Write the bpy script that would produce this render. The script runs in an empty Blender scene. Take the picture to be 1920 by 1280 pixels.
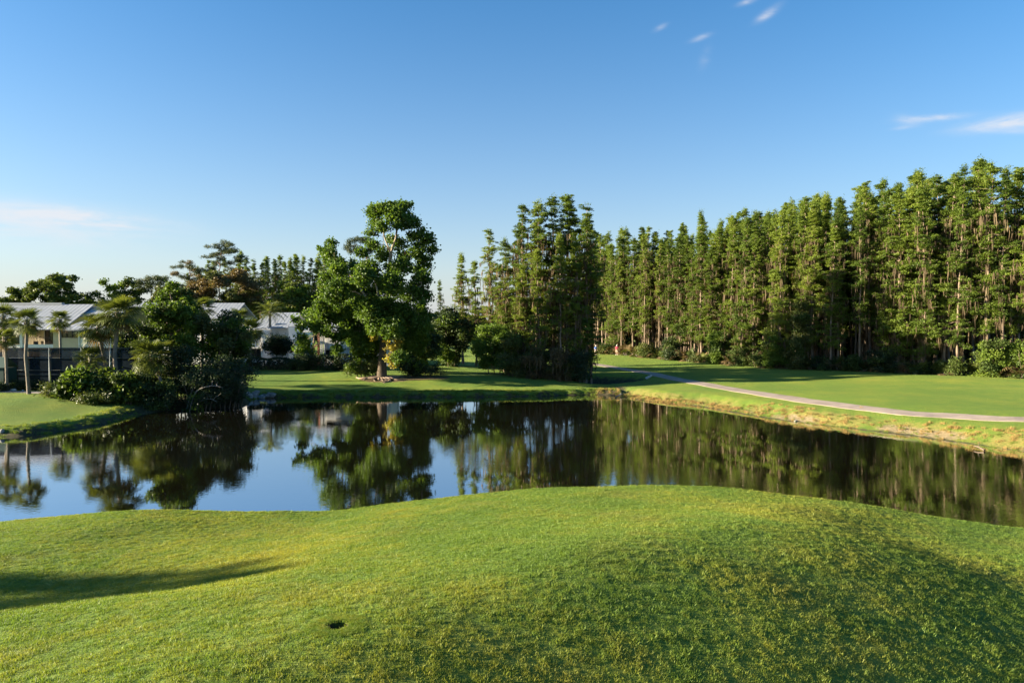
import bpy, bmesh, math, random
import numpy as np
from mathutils import Vector, Matrix, Euler

# ------------------------------------------------------------------ camera
sc = bpy.context.scene
F = 1300.0                      # focal length in photograph pixels (1920 wide)
CAMH = 8.0                      # metres above the pond
PITCH = math.atan(35.0 / F)
cam_d = bpy.data.cameras.new('camera')
cam_d.sensor_width = 36.0
cam_d.lens = 36.0 * F / 1920.0
cam_d.clip_start = 0.1
cam_d.clip_end = 9000.0
cam = bpy.data.objects.new('camera', cam_d)
sc.collection.objects.link(cam)
cam.location = (0, 0, CAMH)
cam.rotation_euler = (math.pi / 2 - PITCH, 0, 0)
sc.camera = cam
sc.render.resolution_x, sc.render.resolution_y = 1024, 682

# ------------------------------------------------------------------ light
SUN_EL = math.radians(14.2)
SUN_DIR = Vector((-1.0, -0.085, 0.0)).normalized()      # horizontal direction towards the sun (left of frame)
sun_d = bpy.data.lights.new('sun', 'SUN')
sun_d.energy = 5.0
sun_d.angle = math.radians(0.6)
sun_d.color = (1.0, 0.86, 0.62)
sun = bpy.data.objects.new('sun', sun_d)
sc.collection.objects.link(sun)
to_sun = Vector((SUN_DIR.x * math.cos(SUN_EL), SUN_DIR.y * math.cos(SUN_EL), math.sin(SUN_EL)))
sun.rotation_euler = to_sun.to_track_quat('Z', 'Y').to_euler()
sun.location = (-60, 0, 60)

world = bpy.data.worlds.new('World')
sc.world = world
world.use_nodes = True
wt = world.node_tree
wt.nodes.clear()
def WN(t, **kw):
    n = wt.nodes.new(t)
    for k, v in kw.items():
        setattr(n, k, v)
    return n
w_out = WN('ShaderNodeOutputWorld')
w_bg = WN('ShaderNodeBackground')
w_bg.inputs['Strength'].default_value = 0.0485
sky = WN('ShaderNodeTexSky')
sky.sky_type = 'NISHITA'
sky.sun_disc = False
sky.sun_elevation = SUN_EL
sky.sun_rotation = math.atan2(SUN_DIR.x, SUN_DIR.y)
sky.altitude = 0.0
sky.air_density = 1.0
sky.dust_density = 0.8
sky.ozone_density = 3.0
# thin clouds: soft streaks at a few directions of the sky dome
tc = WN('ShaderNodeTexCoord')
def wmath(op, a, b=None, c=None):
    n = WN('ShaderNodeMath', operation=op)
    for i, v in enumerate((a, b, c)):
        if v is None: continue
        if isinstance(v, (int, float)): n.inputs[i].default_value = v
        else: wt.links.new(v, n.inputs[i])
    return n.outputs[0]
sep = WN('ShaderNodeSeparateXYZ')
wt.links.new(tc.outputs['Generated'], sep.inputs[0])
az = wmath('ARCTAN2', sep.outputs[0], sep.outputs[1])
el = wmath('ARCSINE', sep.outputs[2])
mp = WN('ShaderNodeMapping')
mp.inputs['Scale'].default_value = (9.0, 9.0, 42.0)
wt.links.new(tc.outputs['Generated'], mp.inputs['Vector'])
nz = WN('ShaderNodeTexNoise')
nz.inputs['Scale'].default_value = 1.3
nz.inputs['Detail'].default_value = 7.0
nz.inputs['Roughness'].default_value = 0.62
nz.inputs['Distortion'].default_value = 0.4
wt.links.new(mp.outputs[0], nz.inputs['Vector'])
def px_dir(px, py):
    u, v = (px - 960) / F, (640 - py) / F
    d = Vector((u, math.cos(PITCH) + v * math.sin(PITCH), -math.sin(PITCH) + v * math.cos(PITCH))).normalized()
    return math.atan2(d.x, d.y), math.asin(d.z)
total = None
# px, py, half width px, half height px, tilt, strength
for (cx, cy, rx, ry, tilt, st) in [(1905, 228, 75, 12, 0.0, 2.3), (1755, 221, 48, 6, 0.05, 1.6), (1702, 226, 20, 10, 0.3, 0.7),
                                   (1690, 240, 16, 4, 0.0, 0.5), (1441, 25, 20, 8, -0.4, 1.5), (1403, 3, 18, 5, -0.15, 1.3),
                                   (1314, 71, 18, 5, -0.2, 1.0), (1238, 52, 13, 5, -0.3, 0.7), (1322, 108, 12, 16, -0.6, 0.35),
                                   (80, 408, 190, 26, 0.03, 1.7), (175, 413, 75, 14, 0.08, 1.7), (270, 411, 40, 8, 0.0, 0.5),
                                   (30, 440, 180, 24, 0.05, 0.7), (1915, 246, 25, 6, 0.1, 0.6)]:
    a0, e0 = px_dir(cx, cy)
    sa, se = rx / F, ry / F
    da = wmath('SUBTRACT', az, a0)
    de = wmath('SUBTRACT', el, e0)
    de = wmath('ADD', de, wmath('MULTIPLY', da, tilt))
    qa = wmath('DIVIDE', da, sa)
    qe = wmath('DIVIDE', de, se)
    r2 = wmath('ADD', wmath('MULTIPLY', qa, qa), wmath('MULTIPLY', qe, qe))
    g = wmath('MULTIPLY', wmath('EXPONENT', wmath('MULTIPLY', r2, -1.6)), st * 0.55)
    total = g if total is None else wmath('ADD', total, g)
nn = WN('ShaderNodeMapRange')
nn.inputs[1].default_value = 0.30
nn.inputs[2].default_value = 0.68
wt.links.new(nz.outputs['Fac'], nn.inputs[0])
cl = wmath('MULTIPLY', total, nn.outputs[0])
cl = wmath('MINIMUM', cl, 0.8)
mixc = WN('ShaderNodeMix', data_type='RGBA')
wt.links.new(cl, mixc.inputs[0])
hs = WN('ShaderNodeHueSaturation')
hs.inputs['Saturation'].default_value = 1.36
wt.links.new(sky.outputs[0], hs.inputs['Color'])
hz = WN('ShaderNodeMix', data_type='RGBA')        # pale low haze all round the horizon
wt.links.new(wmath('MULTIPLY', wmath('EXPONENT', wmath('MULTIPLY', wmath('MAXIMUM', el, 0.0), -5.0)), 0.82), hz.inputs[0])
wt.links.new(hs.outputs[0], hz.inputs[6])
hz.inputs[7].default_value = (2.75, 2.85, 3.15, 1.0)
wt.links.new(hz.outputs[2], mixc.inputs[6])
mixc.inputs[7].default_value = (3.5, 3.5, 3.65, 1.0)
wt.links.new(mixc.outputs[2], w_bg.inputs['Color'])
wt.links.new(w_bg.outputs[0], w_out.inputs['Surface'])

vs = sc.view_settings
vs.view_transform = 'Standard'
vs.look = 'None'
vs.gamma = 1.0
vs.use_curve_mapping = False
vs.exposure = 2.35
try:
    sc.cycles.use_denoising = True
    sc.cycles.denoiser = 'OPENIMAGEDENOISE'
    sc.cycles.denoising_input_passes = 'RGB_ALBEDO_NORMAL'
    sc.cycles.denoising_prefilter = 'ACCURATE'
except Exception:
    pass
sc.cycles.max_bounces = 8
sc.cycles.diffuse_bounces = 3
sc.cycles.glossy_bounces = 3
sc.cycles.transmission_bounces = 4
sc.cycles.transparent_max_bounces = 12
sc.cycles.caustics_reflective = False
sc.cycles.caustics_refractive = False
sc.cycles.sample_clamp_indirect = 6.0

# ------------------------------------------------------------------ helpers
COL = sc.collection
rng = np.random.default_rng(7)
random.seed(7)

def W(px, py, d):
    """point seen at photograph pixel (px,py) at depth y=d"""
    u, v = (px - 960) / F, (640 - py) / F
    rx, ry, rz = u, math.cos(PITCH) + v * math.sin(PITCH), -math.sin(PITCH) + v * math.cos(PITCH)
    s = d / ry
    return np.array([rx * s, d, CAMH + rz * s])
def X(px, d): return float(W(px, 605, d)[0])
def Z(py, d): return float(W(960, py, d)[2])

def tag(o, label=None, cat=None, group=None, kind=None):
    if label: o['label'] = label
    if cat: o['category'] = cat
    if group: o['group'] = group
    if kind: o['kind'] = kind
    return o
def thing(name, label, cat, loc, rotz=0.0, group=None, scale=None):
    o = bpy.data.objects.new(name, None)
    o.empty_display_size = 0.3
    COL.objects.link(o)
    o.location = loc
    o.rotation_euler = (0, 0, rotz)
    if scale is not None: o.scale = scale if hasattr(scale, '__len__') else (scale,) * 3
    return tag(o, label, cat, group)
def put(name, mesh, parent=None, mat=None, loc=(0, 0, 0), rot=(0, 0, 0), scale=None):
    o = bpy.data.objects.new(name, mesh)
    COL.objects.link(o)
    o.parent = parent
    o.location = loc
    o.rotation_euler = rot
    if scale is not None: o.scale = scale if hasattr(scale, '__len__') else (scale,) * 3
    if mat is not None and len(mesh.materials) == 0:
        mesh.materials.append(mat)
    return o

class MB:
    """mesh collector (numpy)"""
    def __init__(s): s.v = []; s.f = []; s.n = 0; s.smooth = []
    def add(s, v, faces, smooth=False):
        v = np.asarray(v, float).reshape(-1, 3)
        for f in faces:
            f = np.asarray(f, np.int64)
            s.f.append(f + s.n)
            s.smooth.append((len(f), smooth))
        s.v.append(v); s.n += len(v)
    def box(s, x0, x1, y0, y1, z0, z1):
        v = [(x0, y0, z0), (x1, y0, z0), (x1, y1, z0), (x0, y1, z0), (x0, y0, z1), (x1, y0, z1), (x1, y1, z1), (x0, y1, z1)]
        q = np.array([(0, 3, 2, 1), (4, 5, 6, 7), (0, 1, 5, 4), (1, 2, 6, 5), (2, 3, 7, 6), (3, 0, 4, 7)])
        s.add(v, [q]); return s
    def prism(s, quad, t):
        """plate: four points and a thickness vector"""
        q = np.asarray(quad, float); t = np.asarray(t, float)
        v = np.vstack([q, q + t])
        s.add(v, [np.array([(0, 3, 2, 1), (4, 5, 6, 7), (0, 1, 5, 4), (1, 2, 6, 5), (2, 3, 7, 6), (3, 0, 4, 7)])]); return s
    def tube(s, pts, rad, n=6, cap=True):
        pts = np.asarray(pts, float); m = len(pts)
        rad = np.full(m, rad) if np.isscalar(rad) else np.asarray(rad, float)
        t = np.gradient(pts, axis=0)
        t /= np.linalg.norm(t, axis=1)[:, None] + 1e-9
        ref = np.array([0, 0, 1.0]) if abs(t[:, 2]).mean() < 0.8 else np.array([1.0, 0, 0])
        a = np.cross(t, ref); a /= np.linalg.norm(a, axis=1)[:, None] + 1e-9
        b = np.cross(t, a)
        an = np.arange(n) / n * 2 * math.pi
        v = pts[:, None, :] + rad[:, None, None] * (np.cos(an)[None, :, None] * a[:, None, :] + np.sin(an)[None, :, None] * b[:, None, :])
        i = np.arange(m - 1)[:, None] * n; j = np.arange(n)[None, :]; j2 = (j + 1) % n
        q = np.stack([i + j, i + j2, i + n + j2, i + n + j], -1).reshape(-1, 4)
        fs = [q]
        s.add(v.reshape(-1, 3), fs, True)
        if cap:
            c = np.array([pts[-1]]); base = s.n - n
            s.v.append(c); idx = s.n; s.n += 1
            tr = np.stack([base + np.arange(n), base + (np.arange(n) + 1) % n, np.full(n, idx)], -1)
            s.f.append(tr); s.smooth.append((len(tr), True))
        return s
    def leaves(s, c, L, Wd, up=0.5, dirs=None, r=None, fold=0.0):
        """rhombic leaf faces at centres c"""
        r = r or rng
        c = np.asarray(c, float); n = len(c)
        if n == 0: return s
        nrm = r.normal(size=(n, 3)); nrm /= np.linalg.norm(nrm, axis=1)[:, None]
        nrm = nrm * (1 - up) + np.array([0, 0, 1.0]) * up
        nrm /= np.linalg.norm(nrm, axis=1)[:, None] + 1e-9
        d = r.normal(size=(n, 3)) if dirs is None else np.asarray(dirs) + 0.45 * r.normal(size=(n, 3))
        d -= (d * nrm).sum(1)[:, None] * nrm
        d /= np.linalg.norm(d, axis=1)[:, None] + 1e-9
        e = np.cross(nrm, d)
        sz = r.uniform(0.65, 1.3, n)[:, None]
        v = np.stack([c - d * L * .5 * sz, c + e * Wd * .5 * sz, c + d * L * .5 * sz, c - e * Wd * .5 * sz], 1)
        if fold: v[:, 0] -= nrm * fold * sz; v[:, 2] -= nrm * fold * sz
        s.add(v.reshape(-1, 3), [np.arange(4 * n).reshape(-1, 4)])
        return s
    def mesh(s, name, mat=None):
        me = bpy.data.meshes.new(name)
        v = np.vstack(s.v) if s.v else np.zeros((0, 3))
        me.vertices.add(len(v)); me.vertices.foreach_set('co', v.astype(np.float32).ravel())
        cnt = np.concatenate([np.full(len(f), f.shape[1]) for f in s.f]) if s.f else np.zeros(0, int)
        lv = np.concatenate([f.ravel() for f in s.f]) if s.f else np.zeros(0, int)
        me.loops.add(len(lv)); me.loops.foreach_set('vertex_index', lv.astype(np.int32))
        st = np.concatenate([[0], np.cumsum(cnt)[:-1]]) if len(cnt) else np.zeros(0)
        me.polygons.add(len(cnt)); me.polygons.foreach_set('loop_start', st.astype(np.int32))
        me.polygons.foreach_set('loop_total', cnt.astype(np.int32))
        sm = np.concatenate([np.full(k, b) for k, b in s.smooth]) if s.smooth else np.zeros(0, bool)
        me.polygons.foreach_set('use_smooth', sm)
        me.update(calc_edges=True); me.validate()
        if mat is not None: me.materials.append(mat)
        return me

# ------------------------------------------------------------------ materials
def newmat(name):
    m = bpy.data.materials.new(name); m.use_nodes = True
    nt = m.node_tree; nt.nodes.clear()
    return m, nt
def N(nt, t, **kw):
    n = nt.nodes.new(t)
    for k, v in kw.items(): setattr(n, k, v)
    return n
def ramp(nt, fac, stops):
    r = N(nt, 'ShaderNodeValToRGB')
    while len(r.color_ramp.elements) < len(stops): r.color_ramp.elements.new(0.5)
    for e, (p, c) in zip(r.color_ramp.elements, stops):
        e.position = p; e.color = (*c, 1)
    nt.links.new(fac, r.inputs[0])
    return r.outputs[0]
def noise(nt, vec, scale, detail=3, rough=0.55):
    n = N(nt, 'ShaderNodeTexNoise')
    n.inputs['Scale'].default_value = scale; n.inputs['Detail'].default_value = detail; n.inputs['Roughness'].default_value = rough
    if vec is not None: nt.links.new(vec, n.inputs['Vector'])
    return n.outputs['Fac']
def mth(nt, op, a, b=None):
    n = N(nt, 'ShaderNodeMath', operation=op)
    for i, v in enumerate((a, b)):
        if v is None: continue
        if isinstance(v, (int, float)): n.inputs[i].default_value = v
        else: nt.links.new(v, n.inputs[i])
    return n.outputs[0]
def mixcol(nt, fac, a, b, mode='MIX'):
    n = N(nt, 'ShaderNodeMix', data_type='RGBA', blend_type=mode)
    for i, v in ((0, fac), (6, a), (7, b)):
        if isinstance(v, (int, float)): n.inputs[i].default_value = v
        elif isinstance(v, tuple): n.inputs[i].default_value = (*v, 1)
        else: nt.links.new(v, n.inputs[i])
    return n.outputs[2]
def bump(nt, h, strength, dist=0.05):
    n = N(nt, 'ShaderNodeBump'); n.inputs['Strength'].default_value = strength; n.inputs['Distance'].default_value = dist
    nt.links.new(h, n.inputs['Height']); return n.outputs[0]

def leafmat(name, dark, mid, light, trans=0.35, clump=1.2, rough=0.55, spec=0.3):
    m, nt = newmat(name)
    geo = N(nt, 'ShaderNodeNewGeometry'); oi = N(nt, 'ShaderNodeObjectInfo')
    f = noise(nt, geo.outputs['Position'], clump, 3)
    f2 = noise(nt, geo.outputs['Position'], clump * 9, 1)
    v = mth(nt, 'ADD', mth(nt, 'MULTIPLY', f, 0.75), mth(nt, 'MULTIPLY', f2, 0.45))
    v = mth(nt, 'ADD', v, mth(nt, 'MULTIPLY', mth(nt, 'SUBTRACT', oi.outputs['Random'], 0.5), 0.28))
    c = ramp(nt, v, [(0.36, dark), (0.58, mid), (0.84, light)])
    p = N(nt, 'ShaderNodeBsdfPrincipled')
    p.inputs['Roughness'].default_value = rough
    p.inputs['Specular IOR Level'].default_value = spec
    nt.links.new(c, p.inputs['Base Color'])
    t = N(nt, 'ShaderNodeBsdfTranslucent')
    nt.links.new(mixcol(nt, 1.0, c, (1.25, 1.2, 0.6), 'MULTIPLY'), t.inputs['Color'])
    mx = N(nt, 'ShaderNodeMixShader'); mx.inputs[0].default_value = trans
    nt.links.new(p.outputs[0], mx.inputs[1]); nt.links.new(t.outputs[0], mx.inputs[2])
    o = N(nt, 'ShaderNodeOutputMaterial'); nt.links.new(mx.outputs[0], o.inputs['Surface'])
    return m
def barkmat(name, dark, light, sc_=6.0, stretch=0.15, bumpd=0.03):
    m, nt = newmat(name)
    t = N(nt, 'ShaderNodeTexCoord'); mpn = N(nt, 'ShaderNodeMapping')
    mpn.inputs['Scale'].default_value = (1, 1, stretch)
    nt.links.new(t.outputs['Object'], mpn.inputs['Vector'])
    f = noise(nt, mpn.outputs[0], sc_, 5, 0.65)
    oi = N(nt, 'ShaderNodeObjectInfo')
    f3 = noise(nt, t.outputs['Object'], 0.8, 2)
    v = mth(nt, 'ADD', mth(nt, 'MULTIPLY', f, 0.8), mth(nt, 'MULTIPLY', f3, 0.35))
    v = mth(nt, 'ADD', v, mth(nt, 'MULTIPLY', mth(nt, 'SUBTRACT', oi.outputs['Random'], 0.5), 0.25))
    c = ramp(nt, v, [(0.35, dark), (0.75, light)])
    p = N(nt, 'ShaderNodeBsdfPrincipled'); p.inputs['Roughness'].default_value = 0.85
    p.inputs['Specular IOR Level'].default_value = 0.2
    nt.links.new(c, p.inputs['Base Color']); nt.links.new(bump(nt, f, 0.8, bumpd), p.inputs['Normal'])
    o = N(nt, 'ShaderNodeOutputMaterial'); nt.links.new(p.outputs[0], o.inputs['Surface'])
    return m
def plain(name, col, rough=0.7, metal=0.0, var=0.12, sc_=3.0, spec=0.4, bumpd=0.0):
    m, nt = newmat(name)
    geo = N(nt, 'ShaderNodeNewGeometry')
    f = noise(nt, geo.outputs['Position'], sc_, 5, 0.6)
    c = ramp(nt, f, [(0.3, tuple(x * (1 - var) for x in col)), (0.7, tuple(min(1, x * (1 + var)) for x in col))])
    p = N(nt, 'ShaderNodeBsdfPrincipled')
    p.inputs['Roughness'].default_value = rough; p.inputs['Metallic'].default_value = metal
    p.inputs['Specular IOR Level'].default_value = spec
    nt.links.new(c, p.inputs['Base Color'])
    if bumpd: nt.links.new(bump(nt, f, 0.6, bumpd), p.inputs['Normal'])
    o = N(nt, 'ShaderNodeOutputMaterial'); nt.links.new(p.outputs[0], o.inputs['Surface'])
    return m

M = {}
M['cypress'] = leafmat('cypress_needles', (0.042, 0.076, 0.011), (0.108, 0.162, 0.021), (0.195, 0.245, 0.036), 0.42, 0.5)
M['syc'] = leafmat('sycamore_leaves', (0.034, 0.074, 0.011), (0.076, 0.134, 0.018), (0.138, 0.198, 0.032), 0.42, 0.6, 0.5, 0.25)
M['autumn'] = leafmat('autumn_leaves', (0.18, 0.12, 0.02), (0.28, 0.19, 0.028), (0.28, 0.27, 0.045), 0.4, 1.5)
M['oak'] = leafmat('oak_leaves', (0.024, 0.046, 0.012), (0.052, 0.082, 0.018), (0.098, 0.130, 0.032), 0.30, 0.6, 0.6, 0.2)
M['bright'] = leafmat('light_green_leaves', (0.042, 0.082, 0.013), (0.092, 0.150, 0.022), (0.165, 0.220, 0.036), 0.40, 0.7, 0.55, 0.2)
M['olive'] = leafmat('olive_leaves', (0.040, 0.055, 0.015), (0.080, 0.095, 0.025), (0.130, 0.140, 0.040), 0.35, 0.7)
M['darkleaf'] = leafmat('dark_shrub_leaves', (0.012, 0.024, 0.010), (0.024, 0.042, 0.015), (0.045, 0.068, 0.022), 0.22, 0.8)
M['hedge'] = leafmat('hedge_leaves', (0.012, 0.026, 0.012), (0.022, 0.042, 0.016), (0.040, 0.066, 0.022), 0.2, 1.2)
M['pine'] = leafmat('pine_needles', (0.028, 0.045, 0.020), (0.050, 0.072, 0.028), (0.085, 0.105, 0.045), 0.25, 0.7)
M['russet'] = leafmat('russet_twigs', (0.075, 0.055, 0.025), (0.12, 0.085, 0.038), (0.15, 0.125, 0.050), 0.3, 0.7)
M['moss'] = leafmat('spanish_moss', (0.055, 0.042, 0.026), (0.090, 0.068, 0.042), (0.135, 0.102, 0.065), 0.25, 0.5, 0.9, 0.1)
M['palm'] = leafmat('palm_frond_green', (0.044, 0.064, 0.014), (0.085, 0.110, 0.022), (0.145, 0.165, 0.040), 0.35, 0.9, 0.5, 0.3)
M['palmdead'] = leafmat('palm_frond_dry', (0.085, 0.060, 0.028), (0.140, 0.095, 0.042), (0.180, 0.130, 0.062), 0.25, 0.9, 0.7)
M['palmetto'] = leafmat('palmetto_green', (0.040, 0.065, 0.016), (0.085, 0.110, 0.026), (0.150, 0.165, 0.050), 0.3, 0.9, 0.42, 0.5)
M['cypbark'] = barkmat('cypress_bark', (0.085, 0.062, 0.043), (0.25, 0.19, 0.14), 7, 0.12)
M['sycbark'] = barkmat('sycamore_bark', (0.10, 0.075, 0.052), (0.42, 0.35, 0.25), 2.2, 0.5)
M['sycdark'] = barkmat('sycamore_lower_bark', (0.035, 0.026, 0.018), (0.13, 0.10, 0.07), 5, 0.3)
M['bark'] = barkmat('brown_bark', (0.05, 0.038, 0.028), (0.17, 0.13, 0.095), 6, 0.2)
M['pinebark'] = barkmat('pine_bark', (0.10, 0.06, 0.042), (0.26, 0.17, 0.12), 6, 0.25)
M['palmbark'] = barkmat('palm_trunk_bark', (0.10, 0.085, 0.07), (0.27, 0.23, 0.19), 5, 1.5)
M['root'] = barkmat('root_bark', (0.12, 0.085, 0.06), (0.34, 0.25, 0.18), 5, 0.6)
M['deadwood'] = barkmat('dead_wood', (0.16, 0.14, 0.12), (0.36, 0.32, 0.28), 9, 0.6)

# ------------------------------------------------------------------ terrain
def smooth_poly(p, it=2):
    p = np.asarray(p, float)
    for _ in range(it):
        a, b = p, np.roll(p, -1, 0)
        p = np.stack([a * .75 + b * .25, a * .25 + b * .75], 1).reshape(-1, 2)
    return p
POND = smooth_poly([(-90, 37), (-60, 41), (-45, 45.5), (-35.8, 47.6), (-33.2, 50.0), (-32, 54.5), (-32.6, 60.5), (-31, 64), (-26.5, 65),
                    (-25.4, 67.5), (-27.6, 72.6), (-24, 74.2), (-12, 74.2), (-3, 74.6), (3, 75.2), (8, 77), (11.5, 76.6), (12.6, 72.2), (15, 69),
                    (17.5, 67), (19.2, 63), (21.6, 57.2), (25.6, 52), (29, 47.8), (31.6, 42.2), (36, 37), (48, 32), (70, 28),
                    (68, 20), (45, 21), (28, 23), (18, 25.2), (10, 27.4), (2, 28.4), (-6, 28), (-14, 26.6), (-22, 25.0), (-40, 23), (-88, 20)], 2)
CREEK = smooth_poly([(8.6, 86.4), (12, 85.8), (15.4, 87.0), (17.2, 89.8), (14, 91.8), (9.6, 92.6), (7.6, 91.5), (7.4, 88.5)], 2)
def sdist(poly, x, y):
    """signed distance, positive outside"""
    sh = np.shape(x); x = np.ravel(x).astype(float); y = np.ravel(y).astype(float)
    d2 = np.full(x.shape, 1e18); ins = np.zeros(x.shape, bool)
    n = len(poly)
    for i in range(n):
        ax, ay = poly[i]; bx, by = poly[(i + 1) % n]
        ex, ey = bx - ax, by - ay
        t = np.clip(((x - ax) * ex + (y - ay) * ey) / (ex * ex + ey * ey + 1e-12), 0, 1)
        d2 = np.minimum(d2, (x - ax - t * ex) ** 2 + (y - ay - t * ey) ** 2)
        c = ((ay > y) != (by > y))
        with np.errstate(divide='ignore', invalid='ignore'):
            xi = ax + (y - ay) / (by - ay + 1e-12) * ex
        ins ^= c & (x < xi)
    d = np.sqrt(d2)
    return np.where(ins, -d, d).reshape(sh)
CTRL = np.array([(-20, 80, 1.15), (-10, 80, 1.25), (-14, 86, 1.6), (-2, 80, 1.2), (6, 82, 0.95), (-22, 90, 1.9), (-15, 94, 2.0), (-20, 100, 2.1), (0, 92, 1.7), (0, 102, 1.8), (8, 86, 1.0),
                 (-35, 56, 0.85), (-40, 58, 1.2), (-48, 64, 1.5), (-46, 70, 1.65), (-50, 85, 1.7), (-30, 70, 1.2), (-38, 66, 1.3), (-60, 60, 1.5), (-60, 95, 1.9),
                 (20, 76, 1.0), (17, 82, 1.0), (30, 66, 1.15), (36, 50, 1.25), (30, 82, 1.3), (58, 82, 1.5), (40, 96, 1.5), (28, 110, 1.85), (18, 126, 2.3), (10, 128, 2.3), (14, 108, 1.6), (22, 98, 1.3), (46, 66, 1.35), (62, 55, 1.5), (48, 40, 1.3), (80, 70, 1.6), (11, 80, 0.55), (12, 84, 0.5), (18, 95, 1.2), (14, 103, 1.45),
                 (0, 140, 2.2), (40, 130, 2.0), (-40, 130, 2.0), (-80, 100, 1.9), (90, 100, 1.8)], float)
def ss(a, b, x):
    t = np.clip((x - a) / (b - a), 0, 1); return t * t * (3 - 2 * t)
CRX = np.array([-200, -40, -16.2, -12.9, -9.5, -6.1, -4.4, -1.9, 0.7, 4.1, 7.4, 10.8, 13.4, 16.2, 24, 40, 200])
CRZ = np.array([0.413, 0.413, 0.413, 0.238, -0.305, -0.694, -0.538, -0.563, -0.598, -0.757, -1.071, -1.696, -2.024, -2.148, -2.148, -2.148, -2.148])
_xs = np.linspace(-60, 60, 1201); _k = np.exp(-np.linspace(-2.5, 2.5, 61) ** 2); _k /= _k.sum()
_zs = np.convolve(np.pad(np.interp(_xs, CRX, CRZ), 30, mode='edge'), _k, 'valid')
HOLE = None
def wav(x, y, s, a, p=0.0):
    return a * (np.sin(x / s + p + 1.3 * np.sin(y / s * 0.7 + p)) * np.cos(y / s * 1.1 - p * 2 + 0.9 * np.sin(x / s * 0.6)))
def mound(x, y):
    # diagonal ridge: gentle towards the left, steeper towards the right
    q = (x - (y - 12.0)) / 1.414
    rq = np.sqrt(q * q + 2.0) - 1.414
    z = 3.6 - np.where(q > 0, 0.30 * (1 - 0.85 * ss(12.5, 21, y)), 0.14) * rq
    z = z + np.interp(x, _xs, _zs) * ss(11.5, 21.0, y)
    z = z - 0.35 * np.exp(-((x + 8.8) / 4.0) ** 2 - ((y - 14.6) / 1.9) ** 2)       # hollow on the left
    z = z + wav(x, y, 1.9, 0.045, 0.4) + wav(x, y, 0.8, 0.014, 2.0)
    return z
def T(x, y, fine=True):
    x = np.asarray(x, float); y = np.asarray(y, float)
    sd = sdist(POND, x, y); sc2 = sdist(CREEK, x, y)
    num = np.full(x.shape, 1.7 * 0.02); den = np.full(x.shape, 0.02)
    for cx, cy, cz in CTRL:
        w = np.exp(-((x - cx) ** 2 + (y - cy) ** 2) / (2 * 8.0 ** 2))
        num = num + w * cz; den = den + w
    zb = num / den
    zb = zb * (1 - 0.55 * np.exp(-((x - 11.5) / 4.0) ** 2 - ((y - 82.0) / 4.2) ** 2))      # low spill between pond and creek
    zb = zb + wav(x, y, 4.3, 0.06, 1.0)
    wm = 1 - ss(29, 36, y)
    zl = zb * (1 - wm) + mound(x, y) * wm
    bw = np.where(y < 33, 4.0, np.where(x > 12.0, 3.6, np.where(x < -26, 1.6, 0.9)))
    bw = np.where(y < 33, 3.3, bw * (1 + 0.15 * np.sin(x * 0.9 + y * 0.6)))
    sdj = sd + (0.18 * np.sin(x * 1.7 + 0.6 * y) + 0.1 * np.sin(x * 4.1 - y * 2.3)) * (y > 33)
    k = np.clip(sdj / bw, 0, 1)
    hb = np.where(x > 12.0, 0.78, np.where(x < -26, 0.50, 0.52))
    z = np.where(y < 33, zl * k * k * (3 - 2 * k), hb * ss(0.05, 1.0, k) + (zl - hb) * ss(0.0, 11.0, sdj))
    z = np.where(sdj < 0, np.maximum(sdj * 0.35, -1.2), z)
    kc = np.clip(sc2 / 1.7, 0, 1)
    z = np.where((sc2 < 1.7), np.where(sc2 < 0, np.maximum(sc2 * 0.35, -0.8), z * (0.06 + 0.94 * kc ** 0.8)), z)
    if HOLE is not None and fine:
        r = np.hypot(x - HOLE[0], (y - HOLE[1]) / 1.15)
        z = z - 0.34 * (1 - ss(0.11, 0.155, r))
    return z
def Tz(x, y): return float(T(np.array([x]), np.array([y]))[0])
def G(px, py, dmax=160):
    """where the ray through a photograph pixel meets the ground"""
    d = np.linspace(5, dmax, 1600)
    u, v = (px - 960) / F, (640 - py) / F
    ry = math.cos(PITCH) + v * math.sin(PITCH)
    s = d / ry
    xx, zz = u * s, CAMH + (-math.sin(PITCH) + v * math.cos(PITCH)) * s
    hit = np.where(zz <= np.maximum(T(xx, d), 0.0))[0]
    i = hit[0] if len(hit) else len(d) - 1
    return float(xx[i]), float(d[i])
HOLE = G(632, 1175)

def lines(segs):
    out = []
    for a, b, st in segs:
        out += list(np.arange(a, b, st))
    return out
gx = lines([(-27, 27, 0.33), (27, 72, 0.6)]) + list(-np.array(lines([(27, 72, 0.6)]))) + [HOLE[0] + k * 0.028 for k in range(-12, 13)]
v = 72.0
st = 0.8
while v < 4000:
    gx += [v, -v]; v += st; st *= 1.13
gy = lines([(-14, 5, 1.0), (5, 30, 0.22), (30, 46, 0.5), (46, 80, 0.38), (80, 135, 0.6)]) + [HOLE[1] + k * 0.028 for k in range(-12, 13)]
v = 135.0; st = 0.8
while v < 5000: gy.append(v); v += st; st *= 1.12
v = -15.0; st = 2.0
while v > -600: gy.append(v); v -= st; st *= 1.25
gx = np.unique(np.round(gx, 4)); gy = np.unique(np.round(gy, 4))
GXX, GYY = np.meshgrid(gx, gy)
GZZ = T(GXX, GYY)
nx, ny = len(gx), len(gy)
mb = MB()
ii = (np.arange(ny - 1)[:, None] * nx + np.arange(nx - 1)[None, :]).ravel()
mb.add(np.stack([GXX, GYY, GZZ], -1).reshape(-1, 3), [np.stack([ii, ii + 1, ii + nx + 1, ii + nx], -1)], True)
ground_me = mb.mesh('ground')
fx, fy = GXX.ravel(), GYY.ravel()
SD = sdist(POND, fx, fy); SC = sdist(CREEK, fx, fy)
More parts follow.
